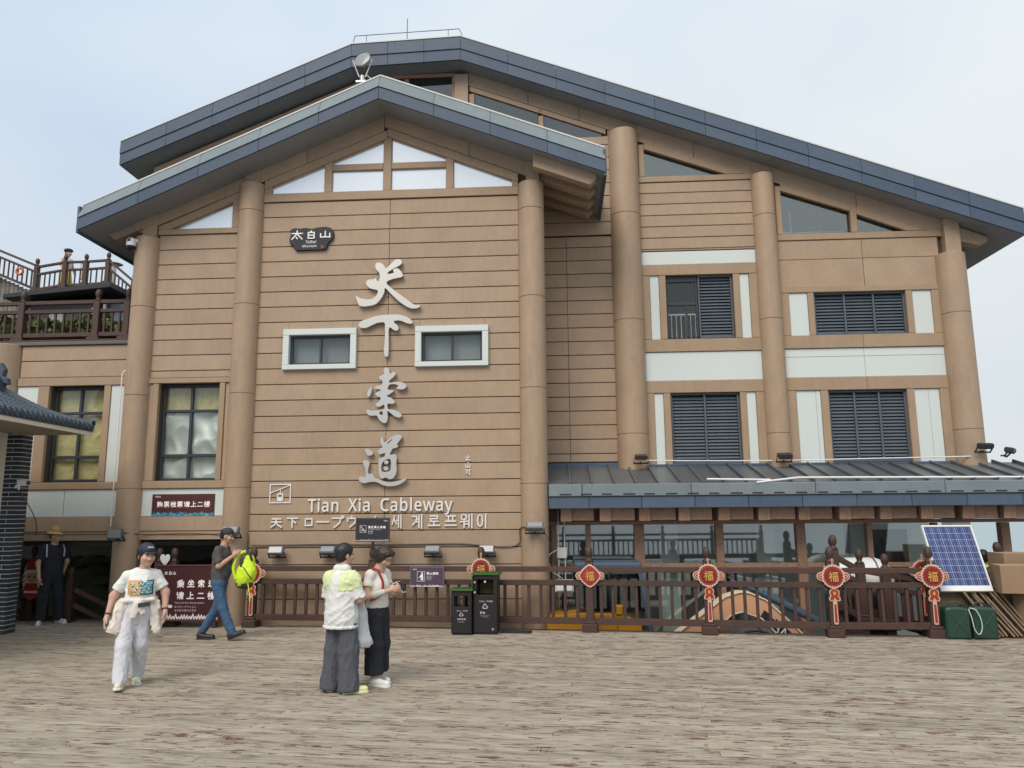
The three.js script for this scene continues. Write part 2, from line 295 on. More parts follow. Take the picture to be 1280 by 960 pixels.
// --- front wall
const soffL = u => 10.772 + .42 * u, soffR = u => 8.775 - .385 * u, APX = -2.47;
const soff = u => u < APX ? soffL(u) : soffR(u);
const front = part('front_wall', prism([[-7.1, 1.55], [.4, -2.6], [.4, soffR(.4) - .02], [APX, soff(APX) - .02], [-7.1, soffL(-7.1) - .02]].map(p => p), -.35, -.06, 0, [
  [[-6.7, 2.57], [-5.49, 2.57], [-5.49, 4.40], [-6.7, 4.40]], [[-4.19, 4.73], [-3.03, 4.73], [-3.03, 5.26], [-4.19, 5.26]], [[-1.69, 4.73], [-.53, 4.73], [-.53, 5.26], [-1.69, 5.26]]]), M.joint);
front.geometry.dispose();
front.geometry = merge([prism([[-5.1, -2.6], [.4, -2.6], [.4, soffR(.4) - .02], [APX, soff(APX) - .02], [-5.1, soffL(-5.1) - .02]], -.35, -.06, 0, [[[-4.19, 4.73], [-3.03, 4.73], [-3.03, 5.26], [-4.19, 5.26]], [[-1.69, 4.73], [-.53, 4.73], [-.53, 5.26], [-1.69, 5.26]]]),
  prism([[-7.1, 1.55], [-5.1, 1.55], [-5.1, soffL(-5.1) - .02], [-7.1, soffL(-7.1) - .02]], -.35, -.06, 0, [[[-6.68, 2.57], [-5.50, 2.57], [-5.50, 4.40], [-6.68, 4.40]]])]);
boards(front, -4.83, .15, -2.4, 7.94, .30, .14, -.034, [[-4.22, -3.0, 4.70, 5.29], [-1.72, -.50, 4.70, 5.29]], [-2.33]);
boards(front, -6.88, -5.3, 4.50, 7.34, .30, .14, -.034);
// gable lights under the front rake
const rakeL = u => 9.16 + (u + 2.48) * .405, rakeR = u => 9.20 - (u + 2.32) * .405;
const panelM = M.pearl;
const lite = (pts, parent = front, mat = panelM, w = -.045) => part('gable_panel', prism(pts, w - .02, w), mat, parent);
const clip = (a, b, v0, f) => [[a, v0], [b, v0], [b, f(b)], [a, f(a)]];
lite(clip(-4.68, -3.64, 8.12, rakeL)); lite(clip(-3.49, -2.48, 8.12, u => 8.56)); lite([[-3.49, 8.69], [-2.48, 8.69], [-2.48, rakeL(-2.48)], [-3.49, rakeL(-3.49)]]);
lite([[-2.32, 8.69], [-1.25, 8.69], [-1.25, rakeR(-1.25)], [-2.32, rakeR(-2.32)]]); lite(clip(-2.32, -1.25, 8.12, u => 8.56)); lite(clip(-1.10, .03, 8.12, rakeR));
lite([[-6.68, 7.46], [-5.44, 7.46], [-5.44, 7.96], [-6.5, 7.53]]);
const tri = (pts, w0, w1, name = 'casing', mat = M.trim, parent = front) => part(name, prism(pts, w0, w1, .006), mat, parent);
tri([[-4.82, 7.95], [.15, 7.95], [.15, 8.12], [-4.82, 8.12]], -.06, .03); // sill rail
casing(front, -.03, [[-2.48, -2.32, 8.123, 9.22], [-3.64, -3.49, 8.123, 8.80], [-1.25, -1.10, 8.123, 8.78], [-4.82, -4.68, 8.123, 8.36], [.03, .15, 8.123, 8.38]], .045);
casing(front, -.03, [[-3.487, -2.483, 8.56, 8.69], [-2.317, -1.253, 8.56, 8.69]], .042);
// rake casing (lower) and rake board (upper, up to the soffit)
const rake = (f, a, b, lo, hi, w0, w1, mat, name) => tri([[a, f(a) + lo], [b, f(b) + lo], [b, f(b) + hi], [a, f(a) + hi]], w0, w1, name, mat);
rake(rakeL, -4.82, -2.402, .0, .17, -.06, .037, M.trim, 'rake_casing'); rake(rakeR, -2.398, .15, 0, .17, -.06, .037, M.trim, 'rake_casing');
const cutsL = [-7.3, -5.6, -4.0, APX], cutsR = [APX, -.8, .45];
for (let i = 0; i < 3; i++) { const a = cutsL[i] + .004, b = cutsL[i + 1] - .004, lo = u => Math.min(soffL(u) - .05, rakeL(u) + .185); tri([[a, lo(a)], [b, lo(b)], [b, soffL(b) + .01], [a, soffL(a) + .01]], -.06, .022, 'rake_board', M.clad[i % 4]); }
for (let i = 0; i < 2; i++) { const a = cutsR[i] + .004, b = cutsR[i + 1] - .004, lo = u => rakeR(u) + .185; tri([[a, lo(a)], [b, lo(b)], [b, soffR(b) + .01], [a, soffR(a) + .01]], -.06, .022, 'rake_board', M.clad[(i + 1) % 4]); }
tri([[-6.9, 7.345], [-5.3, 7.345], [-5.3, 7.455], [-6.9, 7.455]], -.06, .034);
tri([[-6.9, 7.458], [-6.66, 7.458], [-5.44, 7.975], [-5.44, 7.458], [-5.3, 7.458], [-5.3, 8.19], [-6.9, 7.52]], -.06, .028);
// columns with square posts above
column(-7.11, -.03, .24, -.6, 7.29, [2.43, 4.17, 5.88]); column(-5.07, -.03, .25, -.6, 8.32, [2.43, 4.17, 5.88, 7.75]); column(.39, -.03, .245, -2.6, 8.16, [.7, 2.45, 4.18, 5.9, 7.62]);
for (const [a, b, v] of [[-7.21, -6.93, 7.29], [-5.2, -4.92, 8.32], [.30, .56, 8.16]]) part('post_head', box(a, b, v, soff((a + b) / 2) + .04, -.3, .06), M.column);
// --- the two small windows
function slider(u0, u1, v0, v1, parent) {
  const f = .115, w = part('window', merge([box(u0, u1, v1 - f, v1, -.08, .075), box(u0, u1, v0, v0 + f * .8, -.08, .077), box(u0, u0 + f, v0 + f * .8 + .002, v1 - f - .002, -.08, .073), box(u1 - f, u1, v0 + f * .8 + .002, v1 - f - .002, -.08, .073)]), M.white, parent);
  const a = u0 + f + .01, b = u1 - f - .01, c = v0 + f * .8 + .01, d = v1 - f - .01, t = .035, m = (a + b) / 2;
  part('sash', merge([box(a, b, d - t, d, -.10, -.02), box(a, b, c, c + t, -.10, -.018), box(a, a + t, c + t, d - t, -.10, -.022), box(b - t, b, c + t, d - t, -.10, -.022), box(m - .02, m + .02, c + t, d - t, -.09, -.015)]), M.frameDark, w);
  part('pane', box(a + t, m - .02, c + t, d - t, -.062, -.056, 0), M.glass, w); part('pane', box(m + .02, b - t, c + t, d - t, -.052, -.046, 0), M.glass, w);
  part('blind', box(a, b, c, d, -.20, -.18, 0), std([.30, .34, .36], .8, { map: cladTex }), w);
  return w;
}
slider(-4.31, -2.91, 4.61, 5.385, ST); slider(-1.80, -.43, 4.62, 5.39, ST);
// --- tall windows with curtains
M.curtain = std([.62, .53, .27], .85, { bumpMap: fineTex, bumpScale: .01 });
M.foil = std([.66, .69, .66], .4, { metalness: .35 });
function crumple(u0, u1, v0, v1, w, amp, seed, fx = 5, fy = 2) {
  const g = new THREE.PlaneGeometry(u1 - u0, v1 - v0, 40, 56), p = g.attributes.position;
  for (let i = 0; i < p.count; i++) { const x = p.getX(i), y = p.getY(i); const r = 1 - Math.abs(n3(x * fx, y * fy, seed)), r2 = 1 - Math.abs(n3(x * fx * 2.3 + 4, y * fy * 2.3, seed + 9)); p.setZ(i, amp * (r + .4 * r2)); }
  g.computeVertexNormals(); g.translate((u0 + u1) / 2, (v0 + v1) / 2, w); return g;
}
function tall(u0, u1, v0, v1, w, foil, parent) {
  const t = .05, m = (u0 + u1) / 2 - .02, h1 = v1 - .48, h2 = v0 + .50;
  const win = part('window', merge([box(u0, u1, v1 - t, v1, w - .06, w + .02), box(u0, u1, v0, v0 + t, w - .06, w + .022), box(u0, u0 + t, v0 + t, v1 - t, w - .06, w + .018), box(u1 - t, u1, v0 + t, v1 - t, w - .06, w + .018)]), M.frameDark, parent);
  part('mullion', merge([box(m - .025, m + .025, v0 + t, h2 - .06, w - .05, w + .014), box(m - .025, m + .025, h2, h1 - .05, w - .05, w + .014), box(m - .025, m + .025, h1, v1 - t, w - .05, w + .014)]), M.frameDark, win);
  part('transom', box(u0 + t, u1 - t, h1 - .05, h1, w - .05, w + .017), M.frameDark, win); part('transom', box(u0 + t, u1 - t, h2 - .06, h2, w - .05, w + .017), M.frameDark, win);
  for (const [a, b] of [[u0 + t, m - .025], [m + .025, u1 - t]]) for (const [c, d] of [[v0 + t, h2 - .06], [h2, h1 - .05], [h1, v1 - t]]) part('pane', box(a, b, c, d, w - .03, w - .024, 0), M.glass, win);
  if (foil) { part('curtain', crumple(u0, u1, h1 - .03, v1, w - .13, .03, 3), M.curtain, win); part('foil_sheet', crumple(u0, u1, v0, h1 - .03, w - .14, .07, 7, 1.1, .8), M.foil, win); }
  else part('curtain', crumple(u0, u1, v0, v1, w - .12, .025, 5, 3, 3), M.curtain, win);
}
tall(-6.68, -5.51, 2.575, 4.395, -.17, true, ST);
casing(front, -.03, [[-6.88, -5.3, 4.40, 4.497], [-6.88, -5.3, 2.43, 2.568]], .06); casing(front, -.03, [[-6.79, -6.685, 2.571, 4.397], [-5.505, -5.40, 2.571, 4.397]], .055);
part('infill_panel', box(-6.88, -6.793, 2.571, 4.397, -.06, -.005), M.clad[2], front); part('infill_panel', box(-5.397, -5.3, 2.571, 4.397, -.06, -.005), M.clad[1], front);
part('white_panel', box(-6.88, -5.3, 1.925, 2.425, -.06, -.01), M.white, front);
part('beam_panel', box(-6.88, -5.3, 1.66, 1.92, -.1, .01), M.clad[0], front); part('beam_panel', box(-6.88, -5.3, 1.50, 1.652, -.5, -.004), M.clad[1], front);
// --- left wing with terrace on top
const wing = part('left_wing_wall', merge([prism([[-14, 1.52], [-7.2, 1.52], [-7.2, 5.12], [-14, 5.12]], -.42, -.12, 0, [[[-8.87, 2.57], [-7.79, 2.57], [-7.79, 4.40], [-8.87, 4.40]]])]), M.joint);
boards(wing, -9.52, -7.33, 4.57, 5.2, .325, 4.57, -.12);
casing(wing, -.1, [[-9.52, -7.33, 4.40, 4.56], [-9.52, -7.33, 2.43, 2.56]], .06);
casing(wing, -.1, [[-9.10, -8.88, 2.563, 4.397], [-7.79, -7.66, 2.563, 4.397]], .055);
part('white_panel', box(-9.52, -9.103, 2.563, 4.397, -.14, -.07), M.white, wing); part('white_panel', box(-7.657, -7.34, 2.563, 4.397, -.14, -.07), M.white, wing);
part('white_panel', box(-9.52, -8.42, 1.925, 2.425, -.14, -.07), M.white, wing); part('white_panel', box(-8.41, -7.34, 1.925, 2.425, -.14, -.07), M.white, wing);
part('beam_panel', box(-9.6, -7.33, 1.655, 1.92, -.14, -.05), M.clad[0], wing); part('beam_panel', box(-9.6, -7.33, 1.49, 1.648, -.5, -.07), M.clad[1], wing);
tall(-8.87, -7.79, 2.575, 4.395, -.24, false, ST);
{ const c = column(-9.98, -.25, .46, -.6, 5.22, [2.43, 4.17]); c.material = M.column; }
part('terrace_slab', box(-14, -7.22, 5.20, 5.27, -7, -.04, .01), std([.14, .12, .11], .85), ST);
// rooms behind: floors, back walls so that the windows look into depth
part('inner_wall', box(-14, .6, 1.5, 7.2, -7.2, -7), M.inside); part('inner_floor', box(-14, .4, 1.38, 1.46, -7, -.5), std([.10, .10, .095], .9));
// basement retaining wall and slope behind the open left bays
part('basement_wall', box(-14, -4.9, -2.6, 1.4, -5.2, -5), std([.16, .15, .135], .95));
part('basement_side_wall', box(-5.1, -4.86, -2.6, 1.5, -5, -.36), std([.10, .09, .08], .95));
// --- recessed right block
const RW = -1.6, bigR = u => 11.105 - .381 * u;
const right = part('right_wall', prism([[-7.4, 5.4], [.3, 5.4], [.3, 2.5], [9.0, 2.5], [9.0, bigR(9.0)], [-1.2, bigR(-1.2)], [-3.42, bigR(-1.2)], [-7.4, 9.9]], -1.9, RW - .03, 0, [
  [[3.11, 5.41], [4.46, 5.41], [4.46, 6.75], [3.11, 6.75]], [[3.11, 2.88], [4.47, 2.88], [4.47, 4.29], [3.11, 4.29]], [[6.07, 5.43], [7.88, 5.43], [7.88, 6.31], [6.07, 6.31]], [[6.22, 2.89], [7.73, 2.89], [7.73, 4.29], [6.22, 4.29]],
  [[2.76, 8.93], [4.45, 8.93], [2.76, 9.56]], [[5.55, 7.57], [6.92, 7.57], [6.92, 8.06], [5.55, 8.52]], [[7.06, 7.58], [8.02, 7.58], [7.06, 7.95]]]), M.joint);
boards(right, .58, 2.02, 2.92, 7.65, .288, 3.09, RW - .003, [], [1.07]);
boards(right, .58, 2.02, 7.65, 9.85, .288, 7.66, RW - .003 + .04);
boards(right, 2.6, 4.98, 7.28, 8.79, .247, 7.32, RW);
casing(right, RW, [[2.6, 4.98, 8.80, 8.925], [2.64, 2.755, 8.928, 9.66]], .05);
tri([[2.758, 9.56], [4.45, 8.932], [4.83, 8.932], [2.758, 9.70]], RW - .03, RW + .045, 'casing', M.trim, right);
casing(right, RW, [[5.42, 8.72, 7.43, 7.565], [5.43, 5.545, 7.568, 8.62], [6.93, 7.055, 7.568, 8.19]], .05);
tri([[5.55, 8.52], [6.928, 8.03], [6.928, 8.165], [5.55, 8.67]], RW - .03, RW + .045, 'casing', M.trim, right); tri([[7.058, 7.96], [8.02, 7.572], [8.42, 7.572], [7.058, 8.115]], RW - .03, RW + .045, 'casing', M.trim, right);
for (const pts of [[[2.76, 8.93], [4.45, 8.93], [2.76, 9.56]], [[5.55, 7.57], [6.92, 7.57], [6.92, 8.06], [5.55, 8.52]], [[7.06, 7.58], [8.02, 7.58], [7.06, 7.95]]]) part('pane', prism(pts, RW - .07, RW - .064), M.glassClear, right);
// upper wall between casings and soffit
for (const [a, b, lo] of [[2.6, 5.0, u => 9.74 - (u - 2.66) * .381], [5.4, 8.76, u => 8.72 - (u - 5.44) * .381]]) { const m = (a + b) / 2; for (const [p, q] of [[a, m - .004], [m + .004, b]]) tri([[p, lo(p)], [q, lo(q)], [q, bigR(q) + .02], [p, bigR(p) + .02]], RW - .03, RW + .03, 'rake_board', pick(M.clad), right); }
for (const [a, b, lo] of [[2.0, 2.598, 9.5], [5.002, 5.398, 8.7]]) tri([[a, lo], [b, lo], [b, bigR(b) + .02], [a, bigR(a) + .02]], RW - .03, RW + .024, 'rake_board', M.clad[1], right);
// bay A frame and panels
part('white_panel', box(2.6, 4.98, 6.985, 7.265, RW - .02, RW + .03), M.white, right); part('white_panel', box(2.6, 4.98, 4.54, 5.13, RW - .02, RW + .03), M.white, right);
casing(right, RW, [[2.6, 4.98, 6.75, 6.98], [2.6, 4.98, 5.135, 5.395], [2.6, 4.98, 4.29, 4.535]], .06);
casing(right, RW, [[2.6, 2.775, 5.4, 6.747], [2.965, 3.10, 5.4, 6.747], [4.47, 4.60, 5.4, 6.747], [4.795, 4.98, 5.4, 6.747], [2.6, 2.775, 2.7, 4.287], [2.965, 3.10, 2.7, 4.287], [4.48, 4.605, 2.7, 4.287], [4.795, 4.98, 2.7, 4.287]], .055);
for (const [a, b, c, d] of [[2.778, 2.962, 5.4, 6.747], [4.603, 4.792, 5.4, 6.747], [2.778, 2.962, 2.7, 4.287], [4.608, 4.792, 2.7, 4.287]]) part('white_panel', box(a, b, c, d, RW - .02, RW + .025), M.white, right);
// bay B
for (const [a, b, c, d] of [[5.42, 7.105, 7.02, 7.42], [7.113, 8.62, 7.02, 7.42], [5.42, 7.105, 6.42, 7.012], [7.113, 8.62, 6.42, 7.012]]) part('cladding_panel', box(a, b, c, d, RW - .02, RW + .028), pick(M.clad), right);
casing(right, RW, [[5.4, 8.6, 6.31, 6.415], [5.4, 6.975, 5.15, 5.415], [6.98, 8.6, 5.15, 5.415], [5.4, 6.975, 4.295, 4.555], [6.98, 8.6, 4.295, 4.555]], .06);
casing(right, RW, [[5.4, 5.57, 5.418, 6.307], [5.945, 6.065, 5.418, 6.307], [7.885, 8.01, 5.418, 6.307], [8.39, 8.6, 5.418, 6.307], [5.4, 5.585, 2.7, 4.292], [6.065, 6.21, 2.7, 4.292], [7.735, 7.875, 2.7, 4.292], [8.36, 8.6, 2.7, 4.292]], .055);
for (const [a, b, c, d] of [[5.573, 5.942, 5.418, 6.307], [8.013, 8.387, 5.418, 6.307], [5.4, 6.976, 4.56, 4.975], [6.981, 8.6, 4.56, 4.975], [5.4, 6.976, 4.98, 5.145], [6.981, 8.6, 4.98, 5.145], [5.588, 5.97, 2.7, 4.292], [5.974, 6.062, 2.7, 4.292], [7.878, 8.15, 2.7, 4.292], [8.154, 8.357, 2.7, 4.292]]) part('white_panel', box(a, b, c, d, RW - .02, RW + .026), M.white, right);
// louvred windows: frame, mullions, slats one by one
function louver(u0, u1, v0, v1, cols, pitch, parent) {
  const t = .035, w = RW - .03, g = [box(u0, u1, v1 - t, v1, w - .08, w + .02), box(u0, u1, v0, v0 + t, w - .08, w + .022), box(u0, u0 + t, v0 + t, v1 - t, w - .08, w + .018), box(u1 - t, u1, v0 + t, v1 - t, w - .08, w + .018)];
  const cw = (u1 - u0 - 2 * t) / cols; for (let i = 1; i < cols; i++) g.push(box(u0 + t + i * cw - .02, u0 + t + i * cw + .02, v0 + t, v1 - t, w - .07, w + .014));
  const f = part('louvre_window', merge(g), M.louver, parent);
  part('backing', box(u0, u1, v0, v1, w - .16, w - .13, 0), M.black, f);
  for (let i = 0; i < cols; i++) { const a = u0 + t + i * cw + (i ? .022 : .002), b = u0 + t + (i + 1) * cw - (i < cols - 1 ? .022 : .002); const sg = cbox(b - a, pitch * .98, .008, .002); sg.rotateX(-.62);
    for (let v = v0 + t + pitch * .5; v < v1 - t - .01; v += pitch) part('slat', sg, M.louver, f).position.set((a + b) / 2, v, w - .035); }
}
louver(3.11, 4.465, 2.86, 4.285, 2, .066, ST); louver(6.075, 7.875, 5.425, 6.305, 3, .066, ST); louver(6.22, 7.725, 2.87, 4.285, 3, .066, ST); louver(3.76, 4.455, 5.415, 6.745, 1, .066, ST);
{ // open half of the upper window
  const u0 = 3.115, u1 = 3.75, v0 = 5.415, v1 = 6.745, w = RW - .06, t = .04;
  const f = part('window', merge([box(u0, u1, v1 - t - .08, v1, w - .05, w + .02), box(u0, u1, v0, v0 + t * .6, w - .05, w + .022), box(u0, u0 + .025, v0 + t, v1 - .12, w - .05, w + .018), box(u1 - t, u1, v0 + t, v1 - .12, w - .05, w + .018), box(u0 + .025, u1 - t, 6.13, 6.19, w - .05, w + .016), box(3.50, 3.54, v0 + t, 6.13, w - .05, w + .014)]), M.frameDark);
  part('pane', box(u0 + .025, u1 - t, 6.19, v1 - .12, w - .02, w - .014, 0), M.glass, f); part('pane', box(u0 + .025, 3.5, v0 + t, 6.13, w - .02, w - .014, 0), M.glass, f); part('pane', box(3.54, u1 - t, v0 + t, 6.13, w - .02, w - .014, 0), M.glass, f);
  const bars = [bar(V(u0, 6.02, w - .35), V(u1 + .4, 6.02, w - .35), .03, .03)]; for (let i = 0; i < 8; i++) bars.push(cyl(V(u0 + .04 + i * .1, 5.35, w - .35), V(u0 + .04 + i * .1, 6.02, w - .35), .009));
  part('inner_railing', merge(bars), M.whitePlastic, f);
}
// room behind the upper windows: pale back wall, railing at the triangular lights
part('inner_wall', box(2.4, 9, 4.9, 8.2, -5.2, -5), std([.42, .43, .43], .9)); part('inner_wall', box(.5, 9, 2.4, 4.7, -3.2, -3), M.inside);
part('inner_floor', box(.5, 9, 4.8, 4.9, -6.8, -1.95), std([.2, .2, .2], .9)); part('inner_floor', box(2.4, 9, 7.30, 7.36, -4.2, -1.95), std([.2, .2, .2], .9));
{ const b = [bar(V(5.4, 7.86, -2.3), V(7.4, 7.86, -2.3), .03, .03)]; for (const u of [5.78, 6.55, 7.2]) b.push(cyl(V(u, 7.3, -2.3), V(u, 7.9, -2.3), .018)); b.push(cyl(V(5.93, 7.3, -2.28), V(5.93, 8.35, -2.28), .018), cyl(V(3.2, 8.8, -2.3), V(3.2, 9.35, -2.3), .015)); part('inner_railing', merge(b), M.whitePlastic); }
column(2.32, -1.55, .31, 2.6, 9.93, [3.46, 5.78, 8.05]); column(5.18, -1.55, .23, 2.55, 8.86, [3.44, 5.75, 7.95]); column(8.81, -1.55, .28, 2.3, 7.02, [3.46, 5.78]);
part('post_head', box(8.72, 9.02, 7.02, bigR(8.9) + .05, -1.85, -1.45), M.column); part('post_head', box(.62, 2.02, 9.7, 9.86, -1.66, -1.53), M.clad[1]);
// side and back of the hall, so that it stands as a volume
part('side_wall', box(8.75, 9.0, 2.3, 7.6, -12, -1.8), M.clad[0]); part('back_wall', box(-7.4, 9, 2.3, 7.4, -12.3, -12.02), M.clad[1]); part('side_wall', box(-7.4, -7.1, 5.0, 9.6, -12, -1.92), M.clad[2]); part('side_wall', box(.36, .6, -2.6, 8.3, -1.6, -.36), M.clad[2]);
// clerestory beneath the flat ridge
const cl = [[-3.3, -1.42], [-.86, .52], [.64, 1.88]];
{ const w = RW + .01;
  part('clerestory_window', merge([box(-3.3, -1.36, 11.42, 11.5, w, w + .05), box(-2.42, -2.32, 10.3, 11.4, w, w + .04), box(-1.36, -1.3, 10.3, 11.5, w, w + .05)]), M.wood[1]);
  part('pane', box(-3.3, -2.42, 10.3, 11.42, w, w + .006, 0), M.glassDark); part('pane', box(-2.32, -1.36, 10.3, 11.42, w, w + .006, 0), M.glassDark);
  part('clerestory_post', box(-1.298, -1.0, 10.2, 11.45, w - .02, w + .08), M.clad[1]);
  for (const [a, b] of cl.slice(1)) { const f = u => 11.0 - (u + .86) * .385; tri([[a, f(a) - .30], [b, f(b) - .30], [b, f(b)], [a, f(a)]], w, w + .012, 'pane', M.glassDark, ST); tri([[a - .11, f(a - .11) + .004], [b + .08, f(b + .08) + .004], [b + .08, f(b + .08) + .12], [a - .11, f(a - .11) + .12]], w, w + .05, 'casing', M.trim, ST); }
  for (const [a, b] of [[-.98, -.865], [.525, .635], [1.885, 2.0]]) { const t = 11.0 - (b + .86) * .385; part('casing', box(a, b, t - .8, t - .02, w, w + .046), M.trim); }
  for (const [a, b] of [[-.995, .3], [.308, 1.4], [1.408, 2.6]]) { const lo = u => 11.14 - (u + .86) * .385; tri([[a, lo(a)], [b, lo(b)], [b, bigR(b) + .01], [a, bigR(a) + .01]], w, w + .03, 'rake_board', pick(M.clad), ST); }
  for (const [a, b] of [[-8, -5.5], [-5.5, -3.4]]) { const lo = u => 11.45 + (u + 3.45) * .41 - .55; tri([[a + .004, lo(a)], [b - .004, lo(b)], [b - .004, lo(b) + .5], [a + .004, lo(a) + .5]], RW - .2, RW + .03, 'rake_board', pick(M.clad), ST); }
}
// ---------------------------------------------------------------- roofs
// a roof along a profile line: deck slab, soffit, two rows of fascia panels, drip edge
function roofRun(name, pts, w0, back, hTop, hBot, topSet, mats, lens, parent = ST) {
  // pts: profile of the underside of the drip edge (top of fascia) from left to right
  const H = hTop + hBot;
  const up = pts.map(([u, v]) => [u, v]), dn = pts.map(([u, v]) => [u, v - H]).reverse();
  const slab = part(name, prism([...pts.map(([u, v]) => [u, v - .02]), ...pts.map(([u, v]) => [u, v - H + .05]).reverse()], back, w0 - .06 - topSet), M.roofMetal[0], parent);
  part('soffit', prism([...pts.map(([u, v]) => [u, v - H + .045]), ...pts.map(([u, v]) => [u, v - H]).reverse()], back + .01, w0 - .055), M.soffit, slab);
  for (let s = 0; s + 1 < pts.length; s++) {
    const [a, b] = [pts[s], pts[s + 1]], L = b[0] - a[0], n = Math.max(1, Math.round(Math.abs(L) / lens[s]));
    const at = t => [a[0] + L * t, a[1] + (b[1] - a[1]) * t];
    for (let i = 0; i < n; i++) {
      const e = .004 / Math.abs(L), p = at(i / n + e), q = at((i + 1) / n - e);
      const quad = (v0, z0, v1, z1, mat, nm) => { // panel from (v0 below top, z0) to (v1, z1), 15 mm thick
        const P = [[p[0], p[1] - v0, z0], [q[0], q[1] - v0, z0], [q[0], q[1] - v1, z1], [p[0], p[1] - v1, z1]], g = new THREE.BufferGeometry(), o = [];
        const B = P.map(k => [k[0], k[1], k[2] - .04]); const f = (x, y, z, w) => o.push(...x, ...y, ...z, ...x, ...z, ...w);
        f(P[3], P[2], P[1], P[0]); f(B[0], B[1], B[2], B[3]); f(P[0], P[1], B[1], B[0]); f(P[2], P[3], B[3], B[2]); f(P[1], P[2], B[2], B[1]); f(P[3], P[0], B[0], B[3]);
        g.setAttribute('position', new THREE.Float32BufferAttribute(o, 3)); g.computeVertexNormals();
        const uv = []; const ou = rb() * 5; for (let k = 0; k < o.length; k += 3) uv.push(o[k] + ou, o[k + 1] + ou); g.setAttribute('uv', new THREE.Float32BufferAttribute(uv, 2));
        part(nm, g, mat, slab);
      };
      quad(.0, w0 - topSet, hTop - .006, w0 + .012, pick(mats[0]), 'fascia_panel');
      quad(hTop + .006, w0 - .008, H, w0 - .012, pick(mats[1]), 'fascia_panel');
    }
    part('drip_edge', bar(V(a[0], a[1] + .012, w0 - topSet - .02), V(b[0], b[1] + .012, w0 - topSet - .02), .07, .03), M.drip, slab);
  }
  return slab;
}
const bigRoof = roofRun('main_roof', [[-8.52, 9.93], [-3.5, 12.0], [-1.12, 12.07], [10.1, 7.79]], -1.1, -12.6, .29, .24, .0, [M.fascia, M.fascia], [1.0, .82, 1.02]);
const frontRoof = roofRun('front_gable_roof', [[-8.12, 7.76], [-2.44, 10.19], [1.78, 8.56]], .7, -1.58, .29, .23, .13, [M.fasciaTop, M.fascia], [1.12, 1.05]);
// side eave of the front roof, rafters beneath it
part('side_fascia', box(1.745, 1.80, 7.98, 8.50, -1.55, .66), M.fascia[0], frontRoof); part('side_fascia', box(-8.16, -8.11, 7.2, 7.72, -1.55, .66), M.fascia[1], frontRoof);
for (const w of [.36, -.14, -.64, -1.14]) { const f = u => soffR(u) - .16; part('rafter', prism([[.45, f(.45) - .14], [1.5, f(1.5) - .14], [1.62, f(1.62) + .02], [1.62, f(1.62) + .16], [.45, f(.45) + .16]], w - .1, w + .1, .008), M.clad[0]); }
for (const w of [-.02, -.7]) { const f = u => soffL(u) - .14; part('rafter', prism([[-7.0, f(-7.0) - .14], [-7.75, f(-7.75) - .12], [-7.86, f(-7.86) + .02], [-7.86, f(-7.86) + .13], [-7.0, f(-7.0) + .13]], w - .1, w + .1, .008), M.clad[2]); }
for (const w of [-1.7, -2.6, -3.6]) { const f = u => bigR(u) - .14; part('rafter', prism([[8.8, f(8.8) - .22], [9.45, f(9.45) - .14], [9.62, f(9.62) + .0], [9.62, f(9.62) + .1], [8.8, f(8.8) + .14]], w - .12, w + .12, .008), M.clad[1]); }
// lightning rail on the flat ridge
{ const p = [V(-3.5, 12.02, -1.2), V(-3.46, 12.26, -1.2), V(-1.16, 12.32, -1.2), V(-1.05, 12.05, -1.2)], g = []; for (let i = 0; i < 3; i++) g.push(cyl(p[i], p[i + 1], .009)); g.push(cyl(V(-3.2, 12.0, -1.2), V(-3.2, 12.27, -1.2), .008), cyl(V(-1.4, 12.05, -1.2), V(-1.4, 12.31, -1.2), .008), cyl(V(-2.3, 12.0, -1.2), V(-2.3, 12.62, -1.2), .01), cyl(V(-3.5, 12.11, -1.25), V(-1.1, 12.15, -1.25), .006));
  part('lightning_rail', merge(g), M.lampGrey, bigRoof); }
{ const g = []; for (const [a, b] of [[-8.4, -3.6], [-1.0, 10]]) { const f = u => u < -3 ? 9.93 + (u + 8.52) * .4124 : 12.07 - (u + 1.12) * .3815; g.push(cyl(V(a, f(a) + .07, -1.2), V(b, f(b) + .07, -1.2), .006)); } part('lightning_wire', merge(g), M.drip, bigRoof); }
